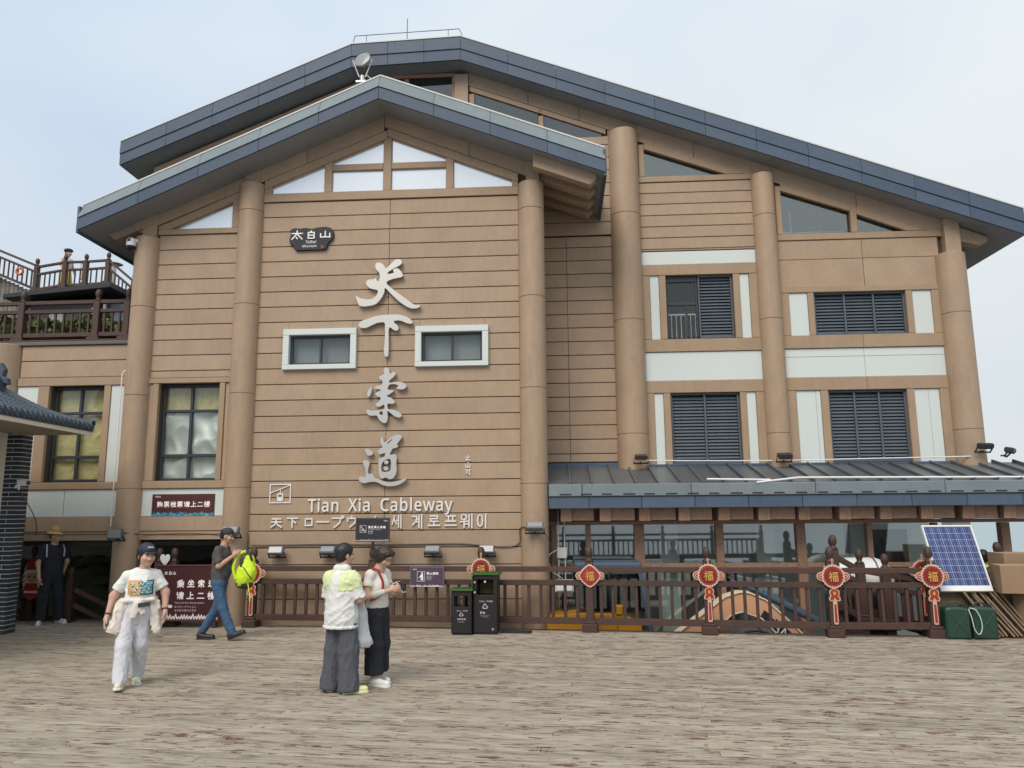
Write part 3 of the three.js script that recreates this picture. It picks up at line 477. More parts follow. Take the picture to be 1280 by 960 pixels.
// ---------------------------------------------------------------- lower canopy and glazed ground floor
{
  const E = .02, vT = 2.83, vE = 2.43, w0 = RW + .04, u0 = .64, u1 = 9.6, nP = 23;
  const can = part('canopy_roof', prism([[w0, vT - .03], [E - .04, vE - .03], [E - .04, 2.02], [E - .12, 2.02], [E - .12, vE - .12], [w0, vT - .14]].map(([a, b]) => [-a, b]), 0, 1), M.soffit);
  can.geometry.rotateY(Math.PI / 2); can.geometry.scale(u1 - u0, 1, 1); can.geometry.translate(u0, 0, 0); can.geometry.computeVertexNormals();
  const pw = (u1 - u0) / nP, sl = Math.hypot(E - w0, vT - vE), an = Math.atan2(vT - vE, E - w0);
  const pg = cbox(pw - .03, sl, .012, .002); pg.rotateX(-Math.PI / 2 + an);
  const sg = cbox(.03, sl, .085, .006); sg.rotateX(-Math.PI / 2 + an);
  for (let i = 0; i < nP; i++) part('roof_panel', pg, M.roofMetal[i % 3], can).position.set(u0 + (i + .5) * pw, (vT + vE) / 2 - .01, (w0 + E) / 2);
  for (let i = 0; i <= nP; i++) part('standing_seam', sg, M.roofMetal[(i + 1) % 3], can).position.set(u0 + i * pw, (vT + vE) / 2 + .012, (w0 + E) / 2);
  part('flashing', box(u0, 2.02, 2.80, 2.905, RW, RW + .06), M.fascia[2], can); part('flashing', box(2.6, 9.0, 2.80, 2.86, RW, RW + .09), M.fascia[2], can);
  // gutter and fascia panels with drain slots
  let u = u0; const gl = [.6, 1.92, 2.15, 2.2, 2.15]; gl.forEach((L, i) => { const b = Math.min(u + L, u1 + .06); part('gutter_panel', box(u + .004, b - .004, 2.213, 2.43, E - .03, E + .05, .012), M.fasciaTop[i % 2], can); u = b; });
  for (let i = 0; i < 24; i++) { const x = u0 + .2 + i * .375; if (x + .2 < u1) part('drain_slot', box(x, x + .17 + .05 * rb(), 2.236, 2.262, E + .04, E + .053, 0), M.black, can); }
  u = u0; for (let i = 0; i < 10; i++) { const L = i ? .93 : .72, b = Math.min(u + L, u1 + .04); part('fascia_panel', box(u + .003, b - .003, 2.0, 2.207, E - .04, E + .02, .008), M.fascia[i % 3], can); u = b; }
  // hipped end falling away to the right
  part('hip_end', prism([[0, 0], [1.66, 0], [0, .40]], 0, .01), M.roofMetal[1], can); { const h = can.children[can.children.length - 1]; h.geometry.dispose(); const g = new THREE.BufferGeometry(); g.setAttribute('position', new THREE.Float32BufferAttribute([u1, vT, w0, u1, vE, E, u1 + 1.4, vE, E, u1, vT, w0, u1 + 1.4, vE, E, u1 + 1.4, vE, w0 - 5, u1, vT, w0, u1 + 1.4, vE, w0 - 5, u1, vT, w0 - 5], 3)); g.computeVertexNormals(); g.setAttribute('uv', new THREE.Float32BufferAttribute(new Float32Array(18), 2)); h.geometry = g; }
  part('gutter_panel', box(u1 + .065, u1 + 1.45, 2.213, 2.43, E - .03, E + .05, .012), M.fasciaTop[0], can); part('fascia_panel', box(u1 + .045, u1 + 1.42, 2.0, 2.207, E - .04, E + .02, .008), M.fascia[1], can);
  part('side_gutter', box(u1 + 1.38, u1 + 1.46, 2.0, 2.43, -6.5, E - .04), M.fascia[0], can);
  // white pipes lying on the canopy
  part('loose_pipe', merge([cyl(V(2.55 + .9, 2.5, .0), V(4.55, 2.475, .03), .018), cyl(V(4.3, 2.43, .07), V(5.05, 2.51, .02), .018), cyl(V(5.05, 2.51, .02), V(9.5, 2.475, .0), .018)]), M.whitePlastic, can);
  part('cable_run', tube([V(2.45, 2.93, -1.35), V(3.3, 2.92, -1.42), V(5, 2.90, -1.42), V(7, 2.92, -1.42), V(8.7, 2.93, -1.3)], .012, 40, 5), M.whitePlastic, can);
  // glazed wall
  const gw = -.9, posts = [[.72, .1], [1.36, .10], [2.31, .19], [3.79, .145], [5.27, .165], [6.51, .09], [7.69, .08], [8.92, .155], [10.2, .16]];
  const pav = part('glazed_wall', merge([box(.5, 11, 1.70, 1.765, gw - .06, gw + .07), box(.5, 11, .905, .99, gw - .05, gw + .06), box(.5, 11, -2.6, -2.3, gw - .1, gw + .08)]), M.wood[0]);
  for (const [x, t] of posts) part('mullion_post', box(x - t / 2, x + t / 2, -2.298, 1.696, gw - .08, gw + .085), M.wood[t > .12 ? 1 : 0], pav);
  for (let i = 0; i + 1 < posts.length; i++) { const a = posts[i][0] + posts[i][1] / 2, b = posts[i + 1][0] - posts[i + 1][1] / 2; part('pane', box(a, b, .993, 1.697, gw, gw + .008, 0), M.glassClear, pav); part('pane', box(a, b, -2.297, .902, gw, gw + .008, 0), M.glassClear, pav); }
  part('head_board', box(.5, 11.2, 1.77, 2.5, gw - .12, gw - .04), M.wood[1], pav);
  // brackets and infill boards under the eave
  for (let i = 0; i < 15; i++) { const x = .95 + i * .70; if (x > 10.6) break; part('eave_bracket', prism([[0, 1.775], [0, 2.05], [.74, 2.05], [.70, 1.775]].map(([a, b]) => [a, b]), -.1, .1, .006), M.wood[0], pav); const m = pav.children[pav.children.length - 1]; m.rotation.y = -Math.PI / 2; m.position.set(x, 0, gw + .06); m.material = M.wood[i % 2 ? 0 : 1];
    part('infill_board', box(x + .103, x + .50 + .03 * (i % 3), 1.785, 2.04, gw + .60, gw + .70), M.wood[(i + 1) % 2], pav); }
  // interior
  part('interior_floor', box(.5, 11, -2.58, -2.5, -8, gw - .1), std([.30, .30, .28], .6), pav); part('interior_back_wall', box(.5, 10.4, -2.5, 2, -7.2, -7), std([.58, .61, .60], .9), pav); part('interior_ceiling', box(.5, 10.4, 1.98, 2.1, -7, gw - .1), std([.6, .61, .61], .9), pav);
  for (const x of [2.9, 4.7, 6.45, 8.3]) part('interior_column', box(x - .18, x + .18, -2.5, 1.98, -1.5, -1.14), std([.62, .68, .66], .7), pav);
  part('interior_grille', box(3.2, 4.2, -1.2, .9, -1.4, -1.34), M.louver, pav); part('interior_screen', box(6.9, 7.75, .45, 1.55, -2.2, -2.15), std([.05, .065, .085], .4), pav);
}
// ---------------------------------------------------------------- signs and letters on the station wall
const font = await new FontLoader().loadAsync('fonts/droid/droid_sans_regular.typeface.json');
const parsePts = s => s.trim().split(' ').map(p => p.split(',').map(q => +q / 100));
function brush(spec, u0, v0, depth) {
  const outer = [], holes = [];
  for (const s of spec.split('|')) { const h = s[0] === '!', p = parsePts(s.replace('!', '')).map(([a, b]) => new THREE.Vector2(a - u0, b - v0)); (h ? holes : outer).push(new THREE.CatmullRomCurve3(p.map(q => V(q.x, q.y, 0)), true, 'centripetal').getPoints(p.length * 3).map(q => new THREE.Vector2(q.x, q.y))); }
  const inside = (p, poly) => { let c = false; for (let i = 0, j = poly.length - 1; i < poly.length; j = i++) if ((poly[i].y > p.y) !== (poly[j].y > p.y) && p.x < (poly[j].x - poly[i].x) * (p.y - poly[i].y) / (poly[j].y - poly[i].y) + poly[i].x) c = !c; return c; };
  const big = outer.map(o => new THREE.Shape(o));
  for (const h of holes) { const k = outer.findIndex(o => inside(h[0], o)); if (k >= 0) big[k].holes.push(new THREE.Path(h)); }
  return new THREE.ExtrudeGeometry(big, { depth, bevelEnabled: true, bevelSize: .006, bevelThickness: .006, bevelOffset: -.006, bevelSegments: 1, curveSegments: 4 });
}
{
  const spec = {
    tian: '-258,657 -255,664 -246,663 -240,658 -237,653 -222,667 -215,670 -208,668 -206,662 -211,657 -222,651 -230,646 -234,642 -226,642 -222,644 -224,649 -215,652 -208,646 -204,637 -207,634 -222,631 -234,626 -235,623 -217,607 -197,592 -181,580 -170,579 -173,574 -183,572 -192,574 -209,585 -226,601 -238,613 -239,605 -245,593 -254,583 -268,579 -286,580 -291,589 -294,601 -286,596 -274,593 -262,594 -254,601 -252,609 -266,613 -273,619 -275,627 -270,631 -260,632 -255,635 -254,629 -250,629 -250,644 -255,649',
    xia: '-287,545 -283,550 -270,555 -254,560 -235,562 -213,562 -197,558 -186,550 -184,545 -188,543 -195,544 -204,548 -213,550 -220,548 -212,540 -211,533 -215,530 -222,533 -228,537 -229,513 -229,487 -231,481 -236,482 -238,489 -237,513 -237,537 -238,546 -251,546 -263,541 -272,537 -282,537 -286,540',
    suo: '-238,457 -233,462 -227,458 -226,450 -219,453 -214,450 -218,443 -224,438 -227,433 -214,434 -200,432 -194,426 -198,420 -207,419 -214,422 -210,426 -216,429 -226,428 -229,420 -220,419 -217,417 -223,412 -230,407 -222,404 -215,396 -220,392 -228,393 -228,384 -217,382 -205,376 -202,370 -206,367 -215,369 -225,377 -229,379 -228,370 -230,359 -235,357 -244,363 -249,371 -257,371 -265,373 -269,381 -266,383 -258,381 -239,383 -235,385 -236,391 -245,387 -252,391 -247,397 -242,404 -249,407 -253,412 -248,416 -242,419 -252,421 -255,423 -249,427 -241,429 -240,436 -244,438 -246,444 -240,447 -237,449|-268,414 -264,422 -259,425 -259,419 -262,408 -266,406|!-245,376 -239,381 -237,373 -240,372',
    dao: '-240,332 -236,330 -234,323 -230,324 -222,331 -211,336 -203,335 -201,331 -205,325 -210,318 -208,316 -210,312 -218,310 -221,304 -223,300 -213,300 -210,295 -211,286 -210,268 -214,259 -217,256 -224,255 -229,258 -238,256 -243,266 -244,282 -243,293 -234,296 -232,302 -242,300 -246,305 -243,310 -237,314 -241,320|-269,311 -256,307 -254,301 -258,298 -265,299|-273,288 -265,290 -260,287 -262,274 -262,266 -254,265 -250,259 -239,254 -224,250 -208,252 -191,257 -193,253 -205,245 -221,242 -234,244 -247,250 -260,250 -270,248 -278,252 -280,259 -275,261 -268,260 -268,274|!-230,320 -217,330 -220,325 -227,319|!-239,280 -233,290 -222,292 -220,284 -221,271 -229,268 -237,269|-234,287 -230,290 -225,287 -226,283 -231,282|-235,275 -230,279 -225,275 -227,271 -232,271',
  };
  const lab = { tian: ['champagne metal brush character with spread legs, above the T-shaped one', 6.2, M.steel], xia: ['champagne metal brush character shaped like a T between the small windows', 5.2, M.steel], suo: ['silver metal brush character with crossing strokes below the small windows', 4.1, M.steelGrey], dao: ['lowest silver metal brush character with long sweeping base stroke', 2.9, M.steelGrey] };
  for (const k in spec) { const [l, v, mt] = lab[k]; const t = thingB('calligraphy_character', l, 'wall lettering', -2.33, v, .0, 'large brush characters on the facade'); mesh('character', brush(spec[k], -2.33, v, .05), mt, t, [0, 0, .035]); for (const [x, y] of [[-.06, .1], [-.02, -.2]]) mesh('standoff', cyl(V(x, y, -.0), V(x, y, .034), .012), M.lampGrey, t); }
}
{ // plaque
  const t = thingB('name_plaque', 'dark slate-shaped plaque with white brush name high on the facade', 'plaque', -3.85, 7.17, .0);
  const o = parsePts('-427,717 -425,726 -426,735 -419,739 -408,738 -395,739 -385,737 -374,739 -357,740 -345,736 -341,726 -343,715 -351,707 -355,696 -365,694 -390,694 -415,695 -419,703 -426,708').map(([a, b]) => [a + 3.85, b - 7.17]);
  mesh('plate', prism(new THREE.CatmullRomCurve3(o.map(p => V(p[0], p[1], 0)), true).getPoints(60).slice(0, -1).map(p => [p.x, p.y]), .002, .055, .008), std([.012, .015, .022], .6), t);
  const ink = M.letter; let i = 0; for (const ch of '太白山') { const g = glyph3(ch, [.25, .2, .25][i], [.2, .17, .15][i], .024, .008); mesh('character', g, ink, t, [-.27 + i * .275, .075, .056]); i++; }
  for (const [s, sz, x, y] of [['Taibai', .058, -.11, -.095], ['Mountain', .048, -.17, -.175]]) { const g = new TextGeometry(s, { font, size: sz, depth: .006, curveSegments: 3 }); g.applyMatrix4(new THREE.Matrix4().makeShear(0, 0, .2, 0, 0, 0)); mesh('lettering', g, ink, t, [x, y, .055]); }
  mesh('seal', box(.2, .25, -.2, -.14, .052, .059), std([.4, .03, .03], .5), t);
}
{ // English line, one letter per mesh
  const t = thingB('cableway_lettering', 'raised white Latin letters reading Tian Xia Cableway on the facade', 'wall lettering', -2.4, 1.985, 0);
  let x = -3.735; const sz = .222, sc = 1.06;
  const widths = ch => font.data.glyphs[ch].ha / font.data.resolution * sz * sc;
  const txt = 'Tian  Xia  Cableway'; let tot = 0; for (const ch of txt) tot += ch === ' ' ? .085 : widths(ch) + .014;
  const k = (2.66) / tot;
  for (const ch of txt) { if (ch !== ' ') { const g = new TextGeometry(ch, { font, size: sz, depth: .02, bevelEnabled: true, bevelSize: .004, bevelThickness: .003, bevelSegments: 1, curveSegments: 5 }); g.scale(k * sc, 1, 1); mesh('letter', g, M.letter, t, [x + 2.4, 0, .012]); x += (widths(ch) + .014) * k; } else x += .085 * k; }
}
{ // Japanese and Korean line
  const t = thingB('bilingual_lettering', 'raised white Japanese and Korean letters below the Latin line', 'wall lettering', -2.4, 1.8, 0);
  const row = [['天', -4.31, .23, .21], ['下', -4.01, .23, .21], ['ロ', -3.71, .17, .17], ['ー', -3.45, .24, .2], ['プ', -3.18, .24, .24], ['ウ', -2.92, .2, .22], ['ェ', -2.72, .16, .2], ['イ', -2.54, .18, .22], ['세', -2.09, .22, .26], ['계', -1.72, .24, .28], ['로', -1.42, .24, .24], ['프', -1.12, .24, .24], ['웨', -.83, .26, .27], ['이', -.55, .2, .27]];
  for (const [ch, u, w, h] of row) mesh('letter', glyph3(ch, w, h, .025, .018), M.letter, t, [u + 2.4, .0, .008]);
}
{ // cable car pictogram
  const t = thingB('cable_car_pictogram', 'white outlined pictogram of a cable car in a square frame', 'wall sign', -4.26, 2.315, 0);
  const b = (x0, x1, y0, y1, z = .02) => box(x0, x1, y0, y1, .004, z, .002), ml = M.letter;
  mesh('frame', merge([b(-.2, .2, .155, .175), b(-.2, .2, -.175, -.155), b(-.2, -.18, -.155, .155, .0215), b(.18, .2, -.155, .155, .0215)]), ml, t);
  mesh('cable', bar(V(-.18, .01, .016), V(.18, .15, .016), .014, .018), ml, t); mesh('hanger', b(-.008, .008, .0, .07, .018), ml, t);
  mesh('cabin', prism([[-.055, .005], [.055, .005], [.06, -.09], [.045, -.14], [-.045, -.14], [-.06, -.09]], .004, .02, .002, [[[-.035, -.02], [-.035, -.065], [.035, -.065], [.035, -.02]]]), ml, t);
}
{ // artist signature
  const t = thingB('signature_characters', 'tiny white vertical signature characters right of the brush lettering', 'wall lettering', -.81, 2.8, 0);
  [['止', .13], ['山', .0], ['可', -.13]].forEach(([c, y], i) => mesh('character', glyph3(c, .11, .12, .014, .012), M.letter, t, [0, y, .006]));
}
{ // banner sign over the left opening
  const t = thingB('ticket_notice_sign', 'maroon notice board with white characters and blue mountain border', 'sign', -6.08, 2.12, 0);
  mesh('plate', box(-.59, .59, -.2, .205, -.006, .012), std([.09, .02, .02], .5), t);
  const tx = canvasTex(1024, 352, (c, w, h) => { c.fillStyle = '#4a2024'; c.fillRect(0, 0, w, h);
    const col = ['#2f6fa8', '#4b93bd', '#1f5b93', '#6fb0b4', '#4f8f74'], r = rng(8); for (let L = 0; L < 3; L++) for (let x = -40; x < w; x += 34) { c.fillStyle = col[Math.floor(r() * 5)]; const y = h - 76 + L * 24 + r() * 26; c.beginPath(); c.moveTo(x - 12, h); c.lineTo(x + 10 + r() * 20, y); c.lineTo(x + 30 + r() * 20, y + 18); c.lineTo(x + 76, h); c.fill(); }
    drawGlyphs(c, '购票检票请上二楼', 82, 112, 98, 111, 13, '#f3ecec'); drawGlyphs(c, '太白山', 48, 22, 26, 32, 4, '#fff'); });
  printed('print', 1.17, .395, tx, t, .0125).position.y = .0025;
}
// ---------------------------------------------------------------- lamps on walls and roofs
function flood(name, label, u, v, w, tilt, wide = .3, high = .16, group = 'wall floodlights', turn = 0) {
  const dark = group === 'canopy floodlights'; if (dark) { wide *= .85; high *= .8; }
  const t = thingB(name, label, 'floodlight', u, v, w, group, turn);
  const h = mesh('housing', merge([cbox(wide, high, .08, .015), ...[...Array(7)].map((_, i) => cbox(.012, high * .8, .03, 0, [(i - 3) * wide / 8, 0, -.052]))]), dark ? M.black : M.lampGrey, t, [0, 0, .17]); h.rotation.x = dark ? -1.35 : tilt;
  const g = mesh('lens', cbox(wide * .86, high * .76, .01, .002, [0, 0, .042]), dark ? M.blackGloss : M.lampGlass, h);
  mesh('bracket', merge([cyl(V(0, -.1, 0), V(0, -.1, .1), .015), bar(V(-wide / 2 - .015, -.03, .17), V(-wide / 2 - .015, -.12, .08), .01, .03), bar(V(wide / 2 + .015, -.03, .17), V(wide / 2 + .015, -.12, .08), .01, .03), cbox(wide + .05, .03, .012, .002, [0, -.12, .08])]), M.black, t);
  return t;
}
const fl = ['below the cable car pictogram', 'behind the lime-shouldered shirt', 'behind the cropped brown hair', 'above the small no-littering sign', 'above the taller waste bin'];
[-4.24, -3.30, -2.34, -1.42, -.46].forEach((u, i) => flood('wall_floodlight', 'grey floodlight low on the facade ' + fl[i], u, 1.30, .0, i % 4 ? -.75 : -.5, .27, .15));
flood('column_floodlight', 'grey floodlight strapped to the outermost column above the striding woman', -7.12, 1.62, .2, .1, .26, .17, 'column floodlights'); flood('column_floodlight', 'blue grey floodlight on the column above the grey-shirted man', -5.0, 1.66, .21, -.7, .3, .15, 'column floodlights'); flood('column_floodlight', 'flat grey floodlight on the column beside the glazed wall', .4, 1.70, .2, -.9, .3, .15, 'column floodlights');
flood('canopy_floodlight', 'dark floodlight on the canopy below the thickest column', 2.42, 2.98, -1.22, -.7, .28, .16, 'canopy floodlights'); flood('canopy_floodlight', 'dark floodlight on the canopy between the two louvred bays', 5.16, 2.98, -1.3, -.4, .3, .2, 'canopy floodlights'); flood('canopy_floodlight', 'dark floodlight on the outer right column above the canopy', 8.85, 3.12, -1.28, -.9, .34, .12, 'canopy floodlights', .2); flood('canopy_floodlight', 'dark floodlight tilted outwards past the building corner', 9.35, 3.05, -1.5, -.9, .3, .2, 'canopy floodlights', .9);
{ // round spotlight on the front ridge
  const t = thingB('round_spotlight', 'round silver spotlight standing on the front gable ridge', 'spotlight', -2.84, 10.1, .4);
  const bowl = new THREE.LatheGeometry([[0, -.13], [.07, -.12], [.13, -.06], [.165, 0], [.172, .02], [.16, .03]].map(p => new THREE.Vector2(...p)), 28); bowl.rotateX(Math.PI / 2);
  const b = mesh('reflector', bowl, M.steelGrey, t, [0, .55, .0]); b.rotation.set(-.25, -.25, 0); const l = new THREE.SphereGeometry(.158, 24, 8, 0, Math.PI * 2, 0, .6); l.scale(1.75, .35, 1.75); l.rotateX(Math.PI / 2); mesh('lens', l, M.lampGlass, b, [0, 0, -.02]);
  mesh('yoke', merge([cyl(V(-.19, .55, 0), V(-.06, .2, -.02), .012), cyl(V(.19, .55, 0), V(.06, .2, -.02), .012), cyl(V(0, 0, -.02), V(0, .22, -.02), .045), cbox(.2, .05, .2, .01, [0, .05, 0]), cyl(V(.05, .3, -.1), V(.36, .0, -.1), .012)]), M.steelGrey, t);
}
{ // dome camera at the left corner
  const t = thingB('dome_camera', 'white dome surveillance camera on the outermost column', 'camera', -7.32, 7.1, .22);
  mesh('housing', new THREE.LatheGeometry([[0, .12], [.06, .115], [.085, .08], [.09, -.02], [.085, -.04]].map(p => new THREE.Vector2(...p)), 24), M.whitePlastic, t); const d = new THREE.SphereGeometry(.082, 24, 12, 0, Math.PI * 2, Math.PI / 2, Math.PI / 2); d.translate(0, -.045, 0); mesh('dome', d, M.blackGloss, t);
  mesh('bracket', merge([bar(V(0, .1, 0), V(.14, .06, -.08), .05, .06), cbox(.05, .16, .08, .01, [.17, .03, -.1])]), M.whitePlastic, t); mesh('port', box(-.03, .03, .03, .09, .07, .09), M.black, t);
}
{ // conduits, junction box beside the third column
  const t = thingB('junction_box', 'white junction box with two white conduits beside the rightmost facade column', 'junction box', .86, 1.2, -.6);
  mesh('cover', box(-.09, .09, -.1, .1, -.04, .05, .012), M.whitePlastic, t); mesh('conduit', cyl(V(-.06, .1, 0), V(-.06, .78, 0), .012), M.whitePlastic, t); mesh('conduit', cyl(V(.05, .1, 0), V(.05, .78, 0), .012), M.whitePlastic, t); mesh('conduit', cyl(V(-.06, -.1, 0), V(-.06, -2.6, 0), .012), M.whitePlastic, t); mesh('conduit', cyl(V(.06, -.1, 0), V(.06, -2.6, 0), .012), M.whitePlastic, t);
  mesh('cable', tube([V(-.1, .05, .02), V(-.24, -.05, .1), V(-.2, -.3, .12), V(-.02, -.44, .1), V(.03, -.5, .04)], .012, 20, 6), M.whitePlastic, t);
}
tag(mesh('wall_cable', merge([tube([bw(-4.75, 1.39, .03), bw(-3.5, 1.40, .02), bw(-2.3, 1.39, .02), bw(-1, 1.40, .02), bw(.1, 1.39, .02), bw(.12, 1.66, .03), bw(.28, 1.68, .25)], .011, 60, 5), tube([bw(.5, 1.66, .26), bw(.62, 1.5, .26), bw(.7, 1.2, .1), bw(.8, .9, -.2)], .008, 16, 5)]), M.cable, scene), 'dark cable clipped along the lower facade boards', 'cable');
tag(mesh('wall_cable_001', merge([tube([bw(-9.3, 1.62, -.03), bw(-8.2, 1.6, -.03), bw(-7.36, 1.61, .0), bw(-7.1, 1.64, .23), bw(-6.8, 1.6, .03), bw(-6, 1.61, .02), bw(-5.35, 1.6, .03), bw(-5.05, 1.64, .24), bw(-4.84, 1.63, .04), bw(-4.82, 1.3, .03)], .01, 70, 5)]), M.cable, scene), 'thin dark cable sagging along the beam over the basement openings', 'cable');
tag(mesh('drain_pipe', merge([cyl(bw(-7.37, 4.6, .1), bw(-7.37, 1.75, .1), .011), cyl(bw(-7.37, 4.6, .1), bw(-7.33, 4.66, .06), .011)]), M.whitePlastic, scene), 'thin white conduit running down beside the outermost column', 'conduit');
used['wall_cable'] = 2;
// ---------------------------------------------------------------- deck railing
function finial(r = .062) { return new THREE.LatheGeometry([[0, 0], [.07, 0], [.072, .02], [.045, .035], [.04, .06], [.05, .075], [r, .12], [r * 1.02, .16], [r * .8, .21], [r * .4, .235], [0, .24]].map(p => new THREE.Vector2(...p)), 18); }
const finG = finial(), postG = cbox(.13, 1.13, .13, .01, [0, .565, 0]), footG = merge([cbox(.25, .13, .25, .012, [0, .065, 0]), cbox(.19, .04, .19, .01, [0, .15, 0])]);
function railPost(parent, x, y, z, turn, h = 1) { const p = mesh('post', postG, M.rail[0], parent, [x, y, z]); p.rotation.y = turn; p.scale.y = h; const f = mesh('finial', finG, M.rail[1], p); f.position.y = 1.13; f.scale.y = 1 / h; mesh('foot', footG, M.rail[1], p).scale.y = 1 / h; return p; }
function railRun(parent, a, b, o = {}) { // a, b world points at the foot; rails and balusters between posts
  const { top = 1.0, mid = .78, low = .17, pitch = .195, th = 1 } = o, d = b.clone().sub(a), L = d.length(), e = d.clone().normalize().multiplyScalar(.066);
  const at = (t, y) => a.clone().add(d.clone().multiplyScalar(t)).add(V(0, y, 0)), A = y => a.clone().add(e).add(V(0, y, 0)), B = y => b.clone().sub(e).add(V(0, y, 0));
  mesh('top_rail', bar(A(top), B(top), .10 * th, .085 * th), M.rail[0], parent); mesh('middle_rail', bar(A(mid), B(mid), .085 * th, .085 * th), M.rail[1], parent); mesh('bottom_rail', bar(A(low), B(low), .085 * th, .10 * th), M.rail[0], parent);
  const n = Math.max(2, Math.round(L / pitch)), g = cbox(.05 * th, mid - low - .085 * th, .04 * th, .005), turn = -Math.atan2(d.z, d.x);
  for (let i = 1; i < n; i++) { const p = at(i / n, (mid + low) / 2 + .004), m = mesh('baluster', g, M.rail[i % 2], parent); m.position.copy(p); m.rotation.y = turn; }
}
const FP = [[-4.61, -13.98], [-2.45, -13.72], [-.55, -13.42], [1.26, -13.14], [3.13, -12.77], [4.98, -12.40], [6.47, -12.28]].map(([x, z]) => V(x, 0, z));
{
  const o = thing('deck_railing', 'long brown timber railing with knobbed posts along the deck edge', 'railing', V(0, 0, 0));
  FP.forEach((p, i) => { const q = FP[Math.min(i + 1, FP.length - 1)], r = FP[Math.max(0, i - 1)]; railPost(o, p.x, 0, p.z, -Math.atan2(q.z - r.z, q.x - r.x)); if (i + 1 < FP.length) railRun(o, p, q); });
}
// railing on the far side of the deck, behind the camera: the glazing mirrors it
{
  const o = thing('rear_railing', 'brown timber railing with knobbed posts on the opposite deck edge', 'railing', V(0, 0, 0));
  for (let i = 0; i < 9; i++) { const p = V(-8 + i * 2, 0, 2.2 + (i - 4) * .3), q = V(-8 + (i + 1) * 2, 0, 2.2 + (i - 3) * .3); railPost(o, p.x, 0, p.z, -.15); if (i < 8) railRun(o, p, q); }
}
// ---------------------------------------------------------------- lucky ornaments
M.ornRed = std([.31, .028, .02], .5); M.ornDeep = std([.17, .014, .014], .5); M.ornCream = std([.58, .40, .27], .55); M.ornGold = std([.62, .36, .08], .4, { metalness: .2 });
function scallop(rx, ry, n, amp) { const p = []; for (let i = 0; i < n * 6; i++) { const a = i / (n * 6) * Math.PI * 2, k = 1 + amp * Math.abs(Math.sin(a * n / 2)); p.push([Math.cos(a) * rx * k, Math.sin(a) * ry * k]); } return p; }
function ornament(full, diamond) {
  const t = new THREE.Group(), R = .185, ear = full ? .2 : .19;
  const disc = diamond ? [...Array(72)].map((_, i) => { const a = i / 72 * Math.PI * 2, k = R * 1.13 / Math.pow(Math.pow(Math.abs(Math.cos(a)), 1.35) + Math.pow(Math.abs(Math.sin(a)), 1.35), 1 / 1.35) * (1 + .05 * Math.abs(Math.sin(a * 12))); return [Math.cos(a) * k, Math.sin(a) * k]; }) : scallop(R, R * 1.05, 22, .09);
  const sc = (p, k, dx = 0, dy = 0) => p.map(([x, y]) => [x * k + dx, y * k + dy]);
  for (const s of [-1, 1]) { const e = scallop(.078, .072, 9, .06).map(([x, y]) => [x + s * ear, y]); const m = mesh('ear', prism(e, -.012, -.001, .002), M.ornCream, t); mesh('ear_knot', prism(scallop(.06, .054, 9, .05).map(([x, y]) => [x + s * ear, y]), .0, .004), M.ornRed, m); mesh('ear_centre', prism(scallop(.034, .03, 7, .05).map(([x, y]) => [x + s * (ear + .01), y]), .004, .008), M.ornCream, m); mesh('ear_eye', prism(scallop(.018, .016, 7, .05).map(([x, y]) => [x + s * (ear + .01), y]), .008, .011), M.ornRed, m); }
  const b = mesh('backing', prism(disc, -.01, .006, .002), M.ornCream, t);
  const ring = []; const n = 26; for (let i = 0; i < n; i++) { const a = i / n * Math.PI * 2, j = Math.floor(i / n * disc.length), p = disc[j]; const s = new THREE.SphereGeometry(.0115, 6, 4); s.scale(1, 1, .6); s.translate(p[0] * .93, p[1] * .93, .012); ring.push(s); }
  mesh('bead_rim', merge(ring), M.letter, b); mesh('disc', prism(sc(disc, .85), .006, .012), M.ornRed, b); mesh('inner_disc', prism(scallop(R * .70, R * .72, 16, .05), .012, .017), diamond ? M.ornRed : M.ornDeep, b);
  mesh('character', glyph3('福', .17, .18, .017, .006), M.ornGold, b, [0, 0, .018]);
  if (full) {
    mesh('loop', prism([[-.014, .19], [.014, .19], [.02, .29], [0, .315], [-.02, .29]], -.01, .003, .001, [[[-.005, .21], [.005, .21], [.008, .285], [-.008, .285]]]), M.ornCream, t);
    const y = -.33, k = mesh('knot', prism([[-.03, -.19], [.03, -.19], [.04, -.22], [.085, -.25], [.085, -.3], [.07, -.33], [.098, -.37], [.09, -.42], [.05, -.43], [.03, -.42], [-.03, -.42], [-.05, -.43], [-.09, -.42], [-.098, -.37], [-.07, -.33], [-.085, -.3], [-.085, -.25], [-.04, -.22]], -.009, .004, .002), M.ornCream, t);
    mesh('fish_pair', prism([[-.03, -.22], [.03, -.22], [.068, -.26], [.068, -.3], [.05, -.33], [.078, -.37], [.07, -.41], [.03, -.405], [0, -.36], [-.03, -.405], [-.07, -.41], [-.078, -.37], [-.05, -.33], [-.068, -.3], [-.068, -.26]], .004, .009), M.ornRed, k); mesh('fish_eye', prism(scallop(.022, .03, 7, .06).map(([x, yy]) => [x, yy - .29]), .009, .013), M.ornGold, k);
    const tl = mesh('tassel', prism([[-.034, -.425], [.034, -.425], [.04, -.79], [.028, -.82], [-.028, -.82], [-.04, -.79]], -.009, .003, .002), M.ornCream, t); mesh('tassel_core', prism([[-.018, -.475], [.018, -.475], [.022, -.785], [-.022, -.785]], .003, .008), M.ornRed, tl);
  }
  return t;
}
const ornF = ornament(true, false), ornD = ornament(false, true);
function hang(src, x, y, z, label, turn) { const c = src.clone(); c.name = numbered('lucky_ornament'); c.position.set(x, y, z); c.rotation.y = turn; c.scale.setScalar(.88); scene.add(c); tag(c, label, 'ornament', 'red ornaments on the railing posts'); return c; }
const og = .085;
